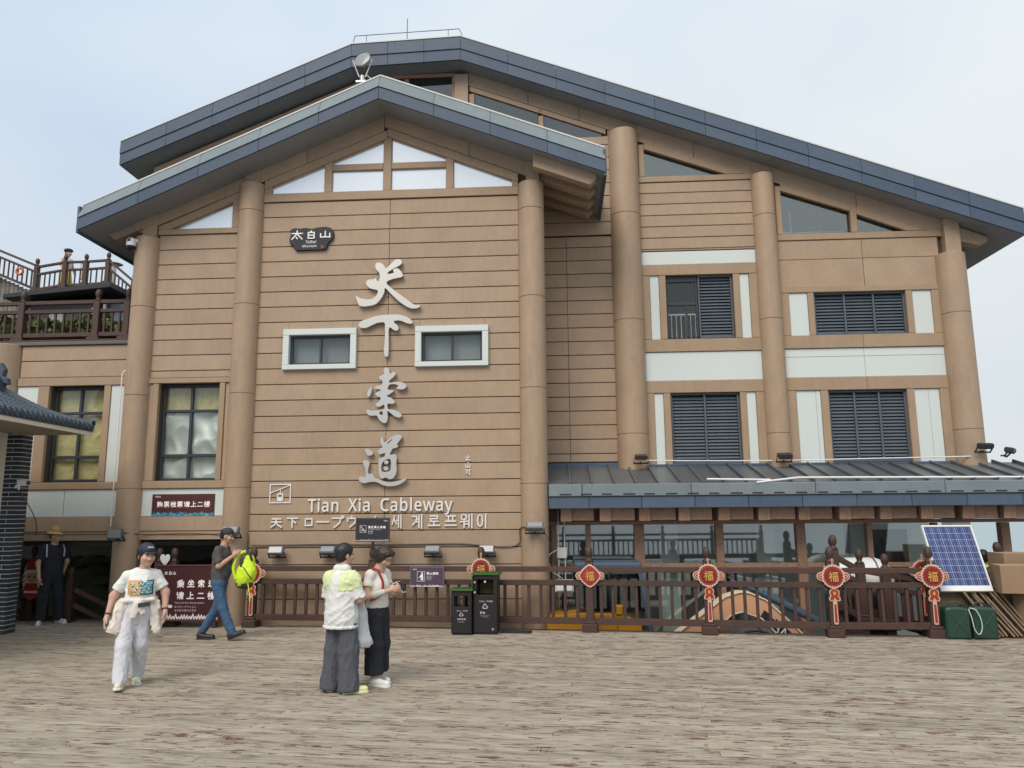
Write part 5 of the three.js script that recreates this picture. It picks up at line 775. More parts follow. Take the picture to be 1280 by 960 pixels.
// ---------------------------------------------------------------- digger below the deck
{
  const t = thingB('mini_excavator', 'yellow mini excavator with dark cab parked below the deck railing', 'excavator', 1.48, -2.6, -.22);
  const Y = std([.62, .30, .02], .42, { map: cladTex }), Bl = std([.06, .095, .15], .4), Dk = M.black, gl = M.glassDark;
  const rb3 = (x0, x1, y0, y1, z0, z1, c = .04) => box(x0, x1, y0 + 2.6, y1 + 2.6, z0, z1, c);
  mesh('counterweight', prism([[-.9, 2.28], [.55, 2.28], [.72, 2.34], [.72, 2.66], [.6, 2.72], [.1, 2.76], [-.75, 2.78], [-.9, 2.7]], -.5, .5, .03), Y, t); mesh('hood', prism([[-.85, 2.79], [-.35, 2.83], [.35, 2.81], [.55, 2.74], [-.85, 2.74]], -.42, .46, .02), Y, t);
  mesh('panel_seam', box(.30, .312, 2.3, 2.74, .5, .504, 0), Dk, t); mesh('hinge_block', rb3(-.22, -.1, .2, .36, .36, .5, .02), Y, t); mesh('hinge_block', rb3(.28, .4, .2, .36, .36, .5, .02), Y, t); mesh('vent_slot', box(-.8, -.1, 2.36, 2.43, .49, .504, 0), Dk, t);
  mesh('under_plate', rb3(-.95, .8, -.75, -.33, -.55, .4), Y, t); for (const z of [-.55, .4]) mesh('track', prism([[-1, 0], [1, 0], [1.15, .16], [1.15, .3], [1, .45], [-1, .45], [-1.15, .3], [-1.15, .16]], z - .16, z + .16, .03), Dk, t); mesh('turntable', cyl(V(0, .45, 0), V(0, 1.86, 0), .38), Dk, t);
  const cab = mesh('cab', merge([rb3(-.4, .75, .96, 1.06, -.55, .38, .03), bar(V(-.36, 2.8, .34), V(-.34, 3.6, .34), .06, .06), bar(V(.9, 2.4, .34), V(.72, 3.6, .34), .08, .08), bar(V(-.36, 2.8, -.5), V(-.34, 3.6, -.5), .06, .06), bar(V(.9, 2.4, -.5), V(.72, 3.6, -.5), .08, .08), bar(V(.2, 2.8, .34), V(.2, 3.6, .34), .04, .04)]), Bl, t);
  mesh('window', box(-.32, .18, 2.84, 3.56, .33, .338, 0), gl, cab); mesh('window', prism([[.22, 2.84], [.80, 2.84], [.70, 3.56], [.22, 3.56]], .33, .338), gl, cab); mesh('operator_seat', merge([box(-.05, .4, 2.75, 2.95, -.3, .15), box(-.1, .03, 2.95, 3.45, -.3, .15)]), Dk, cab); mesh('windscreen', box(.78, .788, 2.6, 3.56, -.48, .3, 0), gl, cab);
  mesh('exhaust', cyl(V(-.6, 2.75, -.2), V(-.6, 3.0, -.2), .04), Dk, t); mesh('white_tank', rb3(-.75, -.42, .55, .75, -.1, .2, .03), M.whitePlastic, t); mesh('tank_stand', rb3(-.62, -.55, .2, .55, .0, .08), Dk, t);
  // boom: a bent box beam, arched over the pit
  const pe = std([.62, .34, .20], .5), cr = std([.72, .60, .46], .5);
  const arch = [[1.0, 2.05], [1.25, 2.36], [1.72, 2.7], [2.2, 3.05], [2.45, 3.13], [2.62, 3.12], [2.9, 3.0], [3.3, 2.62], [3.75, 2.16], [4.0, 1.8], [3.72, 1.75], [3.2, 2.3], [2.8, 2.72], [2.5, 2.83], [2.3, 2.78], [1.9, 2.42], [1.5, 2.05], [1.25, 1.8]];
  const bm = mesh('boom', prism(arch, -.12, .12, .015), pe, t); const tp = arch.slice(0, 10), tg = []; for (let i = 0; i + 1 < tp.length; i++) tg.push(bar(V(tp[i][0], tp[i][1] + .012, .0), V(tp[i + 1][0], tp[i + 1][1] + .012, .0), .29, .028)); mesh('boom_flange', merge(tg), cr, bm);
  const lg = arch.slice(10), lw = []; for (let i = 0; i + 1 < lg.length; i++) lw.push(bar(V(lg[i][0], lg[i][1] - .012, 0), V(lg[i + 1][0], lg[i + 1][1] - .012, 0), .28, .024)); mesh('boom_flange', merge(lw), cr, bm);
  mesh('boom_foot', prism([[.95, 2.0], [1.45, 2.0], [1.75, 2.45], [1.6, 2.62], [1.2, 2.3]], -.16, -.125, .005), Y, bm);
  const dec = mesh('decal', prism([[2.86, 2.84], [3.05, 2.70], [3.58, 2.2], [3.42, 2.1], [2.78, 2.72]], .121, .126), M.black, bm);
  const tx = new TextGeometry('SANY', { font, size: .15, depth: .006, curveSegments: 4 }); tx.scale(1.25, 1, 1); tx.rotateZ(-.78); mesh('lettering', tx, M.letter, dec, [2.86, 2.66, .127]);
  mesh('hydraulic_cylinder', merge([cyl(V(2.95, 3.08, -.3), V(4.2, 2.45, -.3), .07), cyl(V(2.4, 3.3, -.3), V(2.95, 3.08, -.3), .035)]), Bl, t); mesh('hose', tube([V(.9, 2.25, .3), V(1.3, 2.45, .32), V(1.6, 2.4, .3), V(1.9, 2.2, .25), V(2.3, 2.3, .2)], .02, 24, 6), Dk, t); mesh('hose', tube([V(1.9, 2.1, .3), V(2.3, 2.45, .32), V(2.8, 2.5, .3), V(3.3, 2.2, .25)], .02, 24, 6), Dk, t);
  mesh('arm', prism([[3.75, 2.2], [4.0, 2.0], [4.1, .9], [4.0, .3], [3.85, .3], [3.8, .9]], -.1, .1, .01), pe, t); mesh('bucket', prism([[3.6, .45], [4.25, .35], [4.3, .1], [3.9, -.0 + .02], [3.5, .15]], -.3, .3, .02), Dk, t);
}
// ---------------------------------------------------------------- stair railing leading down at the right, with things behind it
{
  const t = thingB('stair_railing', 'brown timber railing with knobbed posts descending behind the deck corner', 'railing', 0, 0, 0);
  const P = [[5.40, .30, .45], [5.83, .06, .4], [6.26, -.02, .35], [6.90, -.12, .3], [8.3, -.3, .2]].map(a => V(...a)); P.forEach((p, i) => { railPost(t, p.x, p.y, p.z, 0, .88); if (i + 1 < P.length) railRun(t, p, P[i + 1], { top: .88, mid: .66, low: .1, pitch: .14 }); mesh('leg', box(p.x - .06, p.x + .06, -2.6, p.y + .01, p.z - .06, p.z + .06), M.rail[1], t); });
  mesh('stringer', bar(V(5.3, .1, .6), V(7.0, -1.0, .6), .08, .3), M.rail[0], t); mesh('stringer', bar(V(5.3, .4, .25), V(8.6, -.5, .05), .06, .2), M.rail[1], t);
  hang(ornF, 0, 0, 0, 'small red ornament on the stair post before the solar panel', -.1).position.copy(bw(6.84, .93, .42));
}
{ const t = thingB('white_tank', 'rounded white tank behind the stair railing', 'tank', 6.05, -.6, -.35); const g = new THREE.CapsuleGeometry(.36, .5, 8, 20); g.rotateZ(Math.PI / 2); mesh('shell', g, M.whitePlastic, t, [0, 1.35, 0]); mesh('strap', merge([-.25, .25].map(x => { const q = new THREE.TorusGeometry(.365, .015, 6, 28); q.rotateY(Math.PI / 2); q.translate(x, 1.35, 0); return q; })), M.lampGrey, t); mesh('cradle', box(-.5, .5, -2.0, 1.05, -.25, .25), M.black, t); }
// ---------------------------------------------------------------- solar panel and storage by the end post
{
  const t = thing('solar_panel', 'blue solar panel with white frame leaning behind the railing end', 'solar panel', V(7.06, .70, -12.36), -.04);
  const g = new THREE.Group(); g.name = 'tilted_frame'; t.add(g); g.rotation.set(-.42, 0, 0);
  mesh('frame', merge([box(-.40, .40, 1.04, 1.07, -.03, .02), box(-.40, .40, -.03, .06, -.03, .02), box(-.40, -.375, .06, 1.04, -.03, .02), box(.375, .40, .06, 1.04, -.03, .02)]), M.whitePlastic, g);
  mesh('backsheet', box(-.376, .376, .06, 1.04, -.012, .0, 0), std([.42, .47, .60], .3), g);
  const cm = [0, 1, 2].map(i => new THREE.MeshPhysicalMaterial({ color: C(...[[.022, .042, .16], [.027, .050, .18], [.019, .037, .145]][i]), roughness: .4, clearcoat: .25, clearcoatRoughness: .08 })); const cg = cbox(.116, .100, .004, .001), r = rng(61);
  for (let i = 0; i < 6; i++) for (let j = 0; j < 9; j++) mesh('cell', cg, cm[Math.floor(r() * 3)], g, [-.3125 + i * .125, .118 + j * .1085, .003]);
  mesh('busbars', merge([...Array(12)].map((_, i) => box(-.344 + Math.floor(i / 2) * .125 + (i % 2) * .06, -.341 + Math.floor(i / 2) * .125 + (i % 2) * .06, .065, 1.035, .004, .0062, 0))), std([.35, .4, .5], .4), g);
  mesh('stand', merge([bar(V(-.34, .66, -.34), V(-.3, -.70, -.5), .04, .04), bar(V(.3, .66, -.34), V(.34, -.70, -.5), .04, .04), bar(V(-.35, -.02, .0), V(-.35, -.72, .0), .04, .04), bar(V(.38, -.02, .0), V(.38, -.72, .0), .04, .04)]), M.lampGrey, t);
}
{
  const cb = [0, 1, 2].map(i => std([[.36, .25, .155], [.32, .22, .135], [.40, .28, .18]][i], .9, { map: cladTex })), tape = std([.46, .36, .22], .5);
  const carton = (label, x, y, z, w, h, d, turn, open) => { const t = thing('cardboard_box', label, 'cardboard box', V(x, y, z), turn, 'cardboard boxes by the end post'); mesh('carton', box(-w / 2, w / 2, 0, h, -d / 2, d / 2, .006), cb[1], t); mesh('tape', box(-w / 2 - .002, w / 2 + .002, h * .97, h + .003, -.03, .03, 0), tape, t); mesh('flap_line', box(-w / 2 + .004, w / 2 - .004, h * .22, h * .225, d / 2, d / 2 + .002, 0), cb[2], t); mesh('label_patch', box(w * .15, w * .42, h * .05, h * .2, d / 2 + .002, d / 2 + .003, 0), M.letter, t); return t; };
  carton('large brown carton right of the solar panel, on the leaning planks', 7.78, .66, -12.28, .52, .42, .45, -.25);
  carton('small brown carton beside the knobbed post behind the large carton', 8.06, 1.0, -12.75, .52, .24, .4, .05); carton('crushed brown carton under the large one at the deck end', 8.1, .0, -12.2, .55, .66, .5, .2); carton('plain brown carton supporting the small upper carton', 8.1, .0, -12.75, .6, 1.0, .4, .02);
  // leaning planks
  const r = rng(71), wm = [0, 1, 2].map(i => std([[.30, .22, .145], [.25, .18, .12], [.35, .26, .17]][i], .85, { map: woodTex }));
  const where = ['nearest the jerrycans', 'second from the jerrycans', 'third from the jerrycans', 'fourth from the jerrycans', 'in the middle of the stack', 'fourth from the crushed carton', 'third from the crushed carton', 'second from the crushed carton', 'nearest the crushed carton'];
  for (let i = 0; i < 9; i++) { const t = thing('leaning_plank', 'pale rough plank leaning under the solar panel, ' + where[i], 'plank', V(7.28 + i * .075, 0, -12.16 - (i % 3) * .03), -.1, 'planks leaning beside the jerrycans'); const L = .74 + .06 * r(), x = -.30 - .1 * r(); mesh('board', bar(V(.08, .015, .0), V(x, L * .9, -.22 - .03 * (i % 2)), .10, .028, V(1, .4, 0)), wm[i % 3], t); mesh('end_grain', bar(V(x, L * .9, -.22 - .03 * (i % 2)), V(x - .003, L * .9 + .004, -.223 - .03 * (i % 2)), .09, .024, V(1, .4, 0)), wm[2], t); }
  const sh = thing('fibreboard_sheet', 'brown fibreboard sheet standing behind the jerrycans', 'board', V(6.95, 0, -12.5), -.1); mesh('sheet', box(-.35, .3, 0, .68, -.012, .012), wm[1], sh); mesh('edge', box(-.35, .3, .68, .69, -.01, .01), wm[2], sh);
  // jerrycans
  const gm = std([.016, .050, .034], .4), cap = M.black;
  const can = new THREE.Group(); { const p = [[-.185, 0], [.185, 0], [.19, .03], [.19, .39], [.16, .43], [.05, .45], [-.12, .45], [-.18, .43], [-.19, .39], [-.19, .03]]; mesh('body', prism(p, -.13, .13, .03), gm, can); for (const s of [1, -1]) mesh('rib', bar(V(-.14, .06 + (s < 0 ? .3 : 0), .132), V(.14, .36 - (s < 0 ? .3 : 0), .132), .008, .018), gm, can); mesh('handle', tube([V(-.1, .44, 0), V(-.08, .49, 0), V(.06, .49, 0), V(.08, .44, 0)], .014, 12, 6), gm, can); mesh('cap', cyl(V(.13, .43, 0), V(.13, .48, 0), .035), cap, can); }
  [[6.74, -12.18, 'green plastic jerrycan with a pale cord looped over it'], [7.13, -12.15, 'green plastic jerrycan beside the leaning planks']].forEach(([x, z, l], i) => { const c = can.clone(); c.name = numbered('jerrycan'); c.position.set(x, 0, z); c.rotation.y = -.12; c.scale.set(.92, 1.05, .92); scene.add(c); tag(c, l, 'jerrycan', 'green jerrycans'); });
  tag(mesh('cord_loop', tube([V(6.88, .45, -12.05), V(6.90, .33, -12.02), V(6.93, .14, -12.01), V(6.98, .08, -12.0), V(7.03, .16, -12.0), V(7.02, .32, -12.0), V(6.97, .44, -12.03), V(6.9, .46, -12.06)], .009, 40, 6), std([.42, .50, .50], .6), scene), 'pale cord hanging over the green jerrycan', 'cord');
  // bag at the frame's right edge, on the cartons
  const bg = thing('hanging_bag', 'black and white shoulder bag on the cartons at the deck end', 'bag', V(8.04, .66, -12.1), .0); mesh('body', prism([[-.02, 0], [.3, -.02], [.32, .3], [.0, .32], [-.06, .18]], -.08, .08, .03), M.black, bg); mesh('white_top', prism([[.0, .33], [.32, .31], [.3, .48], [.1, .55]], -.07, .07, .02), std([.62, .62, .68], .8), bg); mesh('strap', tube([V(-.03, .3, .09), V(-.08, .16, .1), V(-.02, .02, .1), V(.08, -.06, .09)], .011, 16, 6), M.letter, bg);
  const kp = thing('corner_post', 'knobbed brown post beyond the stacked cartons', 'post', V(8.12, 0, -13.2), 0); railPost(kp, 0, 0, 0, 0, 1.02); mesh('stub_rail', box(.07, 1.2, .9, .98, -.04, .04), M.rail[0], kp);
}
// ---------------------------------------------------------------- people: smooth-union bodies meshed by surface nets
function surfaceNets(f, lo, hi, c) {
  const nx = Math.ceil((hi[0] - lo[0]) / c) + 1, ny = Math.ceil((hi[1] - lo[1]) / c) + 1, nz = Math.ceil((hi[2] - lo[2]) / c) + 1, D = new Float32Array(nx * ny * nz);
  const I = (i, j, k) => (k * ny + j) * nx + i;
  for (let k = 0; k < nz; k++) for (let j = 0; j < ny; j++) for (let i = 0; i < nx; i++) D[I(i, j, k)] = f(lo[0] + i * c, lo[1] + j * c, lo[2] + k * c);
  const id = new Int32Array(nx * ny * nz).fill(-1), P = [], T = [];
  for (let k = 0; k < nz - 1; k++) for (let j = 0; j < ny - 1; j++) for (let i = 0; i < nx - 1; i++) {
    let m = 0, sx = 0, sy = 0, sz = 0, n = 0; const d = [];
    for (let q = 0; q < 8; q++) { const v = D[I(i + (q & 1), j + (q >> 1 & 1), k + (q >> 2))]; d.push(v); if (v < 0) m |= 1 << q; }
    if (m === 0 || m === 255) continue;
    for (let a = 0; a < 8; a++) for (let b = 0; b < 3; b++) { const e = a ^ (1 << b); if (e > a && (d[a] < 0) !== (d[e] < 0)) { const t = d[a] / (d[a] - d[e]); sx += (a & 1) + (b === 0 ? t : 0); sy += (a >> 1 & 1) + (b === 1 ? t : 0); sz += (a >> 2) + (b === 2 ? t : 0); n++; } }
    id[I(i, j, k)] = P.length / 3; P.push(lo[0] + (i + sx / n) * c, lo[1] + (j + sy / n) * c, lo[2] + (k + sz / n) * c);
  }
  for (let k = 1; k < nz - 1; k++) for (let j = 1; j < ny - 1; j++) for (let i = 1; i < nx - 1; i++) {
    const a = D[I(i, j, k)] < 0, q = (w, x, y, z, flip) => { if (w < 0 || x < 0 || y < 0 || z < 0) return; flip ? T.push(w, x, y, w, y, z) : T.push(w, y, x, w, z, y); };
    if (a !== D[I(i + 1, j, k)] < 0) q(id[I(i, j - 1, k - 1)], id[I(i, j, k - 1)], id[I(i, j, k)], id[I(i, j - 1, k)], a);
    if (a !== D[I(i, j + 1, k)] < 0) q(id[I(i - 1, j, k - 1)], id[I(i - 1, j, k)], id[I(i, j, k)], id[I(i, j, k - 1)], a);
    if (a !== D[I(i, j, k + 1)] < 0) q(id[I(i - 1, j - 1, k)], id[I(i, j - 1, k)], id[I(i, j, k)], id[I(i - 1, j, k)], a);
  }
  const g = new THREE.BufferGeometry(); g.setAttribute('position', new THREE.Float32BufferAttribute(P, 3)); g.setIndex(T); g.computeVertexNormals();
  const uv = []; for (let i = 0; i < P.length; i += 3) uv.push(P[i] + P[i + 2], P[i + 1]); g.setAttribute('uv', new THREE.Float32BufferAttribute(uv, 2)); return g;
}
// primitives: cap(a, b, ra, rb, flat) tapered capsule (flat squeezes local z); ell(c, r)
const cap = (a, b, ra, rb = ra, fz = 1) => { const [ax, ay, az] = a, bx = b[0] - ax, by = b[1] - ay, bz = (b[2] - az), L = bx * bx + by * by + bz * bz || 1e-9; const f = (x, y, z) => { const px = x - ax, py = y - ay, pz = z - az; let t = (px * bx + py * by + pz * bz) / L; t = t < 0 ? 0 : t > 1 ? 1 : t; const dx = px - bx * t, dy = py - by * t, dz = (pz - bz * t) / fz; return (Math.sqrt(dx * dx + dy * dy + dz * dz) - (ra + (rb - ra) * t)) * (fz < 1 ? fz : 1); }; f.pts = [a, b]; f.r = Math.max(ra, rb) * Math.max(1, fz); return f; };
const ell = (c, r) => { const m = Math.min(...r); const f = (x, y, z) => { const a = (x - c[0]) / r[0], b = (y - c[1]) / r[1], d = (z - c[2]) / r[2]; return (Math.sqrt(a * a + b * b + d * d) - 1) * m; }; f.pts = [c]; f.r = Math.max(...r); return f; };
function solid(prims, k, cell, o = {}) { // smooth union, optional cuts [nx,ny,nz,d] keeping n.p < d, optional wrinkles
  const lo = [9, 9, 9], hi = [-9, -9, -9]; for (const p of prims) for (const q of p.pts) for (let i = 0; i < 3; i++) { lo[i] = Math.min(lo[i], q[i] - p.r - 2 * cell - .02); hi[i] = Math.max(hi[i], q[i] + p.r + 2 * cell + .02); }
  const f = (x, y, z) => { let d = prims[0](x, y, z); for (let i = 1; i < prims.length; i++) { const e = prims[i](x, y, z); const h = Math.max(0, k - Math.abs(d - e)) / k; d = Math.min(d, e) - h * h * k * .25; }
    if (o.folds) d += o.folds(x, y, z); if (o.minus) for (const m of o.minus) d = Math.max(d, -m(x, y, z)); if (o.cuts) for (const [a, b, c, e] of o.cuts) d = Math.max(d, a * x + b * y + c * z - e); return d; };
  return surfaceNets(f, lo, hi, cell);
}
const wrinkle = (amp, s = 0, fy = 14) => (x, y, z) => { const tr = fy < 11, k = tr ? 2.4 : 4.5, q = tr ? 8 : 5.5, sk = tr ? 1.5 : 4; const a = 1 - 2 * Math.min(.5, Math.abs(n3(x * q + y * sk + s, y * k, z * q))), b = 1 - 2 * Math.min(.5, Math.abs(n3(x * 11 - y * 5, y * k * 2.4 + s, z * 11))); return amp * (.55 - 1.1 * a * a - .55 * b * b); };
function headGeo(fem) {
  const w = fem ? .95 : 1;
  return solid([ell([0, .03, -.008], [.074 * w, .098, .092]), ell([0, -.035, .022], [(fem ? .068 : .060) * w, .074, .070]), ell([0, -.092, .052], [.026, .022, .026]), cap([0, .0, .090], [0, -.036, fem ? .099 : .106], .009, fem ? .011 : .014), ell([.012, -.038, .098], [.010, .008, .010]), ell([-.012, -.038, .098], [.010, .008, .010]), ell([.04, -.03, .062], [.026, .022, .022]), ell([-.04, -.03, .062], [.026, .022, .022]), ell([0, .025, .078], [.052, .012, .014]), ell([.076 * w, -.012, -.004], [.010, .032, .020]), ell([-.076 * w, -.012, -.004], [.010, .032, .020]), cap([0, -.06, -.01], [0, -.2, -.03], .05, .052)], .018, .0055, { minus: [ell([.03, .006, .100], [.018, .010, .016]), ell([-.03, .006, .100], [.018, .010, .016])] });
}
function handGeo(side, curl) { // wrist at origin, fingers towards -y, palm faces -x*side, thumb towards +z
  const pr = [cap([0, .02, 0], [0, -.035, .0], .026, .03, 1), ell([0, -.055, .0], [.017, .045, .040])];
  const L = [.072, .08, .074, .058];
  for (let i = 0; i < 4; i++) { const z = .029 - i * .0195, a = [0, -.088 + (i === 3 ? .012 : i === 0 ? .005 : 0), z]; let p = a, an = curl * .45; for (let s = 0; s < 3; s++) { const l = L[i] * [.45, .32, .23][s], q = [p[0] - side * Math.sin(an) * l, p[1] - Math.cos(an) * l, p[2]]; pr.push(cap(p, q, .0095 - s * .001, .0088 - s * .001)); p = q; an += curl * .8; } }
  pr.push(cap([-side * .004, -.03, .03], [-side * .014, -.062, .054], .013, .0105), cap([-side * .014, -.062, .054], [-side * .022, -.09, .058], .0105, .0085));
  return solid(pr, .008, .0045);
}
const xf = (g, pos, rx = 0, ry = 0, rz = 0, s = 1) => { g.applyMatrix4(new THREE.Matrix4().compose(V(...pos), new THREE.Quaternion().setFromEuler(new THREE.Euler(rx, ry, rz, 'YXZ')), V(s, s, s))); return g; };
function aim(g, from, dir, side, palmBack) { // orient a hand: its -y along dir, +z roughly along palmBack
  const Y = V(...dir).normalize().negate(), Z0 = V(...palmBack), X = Y.clone().cross(Z0).normalize(), Z = X.clone().cross(Y).normalize(); g.applyMatrix4(new THREE.Matrix4().makeBasis(X, Y, Z).setPosition(V(...from))); return g;
}
const sub3 = (a, b) => [a[0] - b[0], a[1] - b[1], a[2] - b[2]];
const mix3 = (a, b, t) => a.map((v, i) => v + (b[i] - v) * t);
const sleeveP = (a, e, ra, rb, fz = .92) => { const d = V(...sub3(e, a)).normalize(), q = [e[0] + d.x * .06, e[1] + d.y * .06, e[2] + d.z * .06], c = cap(a, q, ra, rb, fz), f = (x, y, z) => Math.max(c(x, y, z), (x - e[0]) * d.x + (y - e[1]) * d.y + (z - e[2]) * d.z); f.pts = c.pts; f.r = c.r; return f; };
const SK = std([.50, .305, .215], .6);
function person(o) {
  const { label, pos, turn, J, skin = SK, fem = false } = o, t = thing('person', label, 'person', V(...pos), turn);
  const { hip, chest, neck, head, sh, el, wr, hp, kn, an } = J;   // pairs: [right(-x), left(+x)]
  const pr = [cap(hip, chest, .10, .11, .72), cap(chest, neck, .09, .05, .9), cap(neck, [head[0], head[1] - .06, head[2] - .015], .052, .05), cap([sh[0][0] * .92, sh[0][1] - .015, sh[0][2]], [sh[1][0] * .92, sh[1][1] - .015, sh[1][2]], .036)];
  for (const s of [0, 1]) { pr.push(cap([sh[s][0] * .96, sh[s][1] - .012, sh[s][2]], el[s], .038, o.arm || .040), cap(el[s], wr[s], o.arm || .040, .027), cap(hp[s], kn[s], .07, .05), cap(kn[s], an[s], .05, .034)); }
  const gs = [solid(pr, .03, .013)];
  const hg = xf(headGeo(fem), head, o.pitch || 0, o.yaw || 0, o.roll || 0, o.headScale || 1); gs.push(hg);
  for (const s of [0, 1]) { const side = s ? 1 : -1, d = (o.handDir && o.handDir[s]) || sub3(wr[s], el[s]); gs.push(aim(handGeo(side, (o.curl && o.curl[s]) ?? .5), wr[s], d, side, (o.palm && o.palm[s]) || [0, 0, 1])); }
  const body = mesh('body', merge(gs), skin, t);
  // face
  const fg = new THREE.Group(); const put = (name, g, m) => { const q = mesh(name, g, m, body); xf(q.geometry, head, o.pitch || 0, o.yaw || 0, o.roll || 0, o.headScale || 1); return q; };
  const dark = std([.015, .010, .008], .4); for (const s of [-1, 1]) { const e = new THREE.SphereGeometry(.011, 10, 8); e.scale(1.15, .5, .6); e.translate(s * .03, .004, .0845); put('eye', e, dark); const b = cap3([s * .016, .024, .091], [s * .046, .023, .080], .0038); put('eyebrow', b, dark); }
  put('lips', (() => { const e = new THREE.SphereGeometry(.02, 12, 8); e.scale(.8, .26, .5); e.translate(0, -.066, fem ? .084 : .086); return e; })(), std([.40, .19, .15], .5));
  // hair
  if (o.hair) put('hair', o.hair(), o.hairMat || std([.012, .010, .010], .5));
  return { t, body, put };
}
const cap3 = (a, b, r) => cyl(V(...a), V(...b), r, r, 6);
const hairMat = std([.010, .009, .010], .45, { bumpMap: fineTex, bumpScale: .004 }), hairBrown = std([.030, .016, .012], .45, { bumpMap: fineTex, bumpScale: .004 });
const hairNoise = (x, y, z) => .004 * n3(x * 40, y * 14, z * 40);
function shirt(prims, cuts, mat, parent, o = {}) { if (o.J) { const J = o.J; prims = [...prims, ...[0, 1].map(s => cap([J.neck[0] * .9 + J.sh[s][0] * .1, J.neck[1] - .045, J.neck[2] - .015], [J.sh[s][0], J.sh[s][1] - .005, J.sh[s][2]], .052, .05))]; } return mesh(o.name || 'shirt', solid(prims, o.k ?? .026, o.cell ?? .0095, { cuts, folds: wrinkle(o.amp ?? .006, o.seed || 0) }), mat, parent); }
function shoe(parent, an, dir, mat, sole, lift = 0, L = .26) { // ankle, toe direction (unit in xz), lift = toe pitch
  const d = V(dir[0], 0, dir[1]).normalize(), heel = V(an[0], 0, an[2]).addScaledVector(d, -.06), q = new THREE.Quaternion().setFromUnitVectors(V(0, 0, 1), d);
  const up = solid([cap([0, .075, -.01], [0, .055, .04], .046, .044), cap([0, .045, .0], [0, .04, L - .09], .044, .037, 1), ell([0, .05, -.02], [.042, .055, .045])], .03, .008, { cuts: [[0, -1, 0, -.018]] });
  const so = prism([[-.04, -.06], [.04, -.06], [.046, .05], [.05, L - .11], [.035, L - .06], [0, L - .045], [-.035, L - .06], [-.05, L - .11], [-.046, .05]].map(([x, z]) => [x, z]), 0, .028, .006); so.rotateX(Math.PI / 2); so.translate(0, .028, 0);
  const g = mesh('shoe', up, mat, parent); const s2 = mesh('sole', so, sole, g); g.quaternion.copy(q); g.rotateX(-lift); g.position.set(an[0] - d.x * .02, an[1] - .085, an[2] - d.z * .02); return g;
}
const capPrims = () => { const crown = solid([ell([0, .055, -.006], [.086, .082, .100])], .01, .006, { cuts: [[0, -1, -.12, -.028]] }); const brim = solid([ell([0, .026, .085], [.076, .012, .085])], .01, .005, { cuts: [[0, 0, -1, -.06]], folds: (x, y, z) => x * x * 1.2 }); return [crown, brim]; };
const backHair = (lo, front = .035, w = 1) => solid([ell([0, .035, -.018], [.084 * w, .098, .098]), ell([0, -.03, -.045], [.072 * w, .07, .062])], .03, .0065, { cuts: [[0, -1, 0, -lo], [0, -.9, 1, front]], folds: hairNoise });

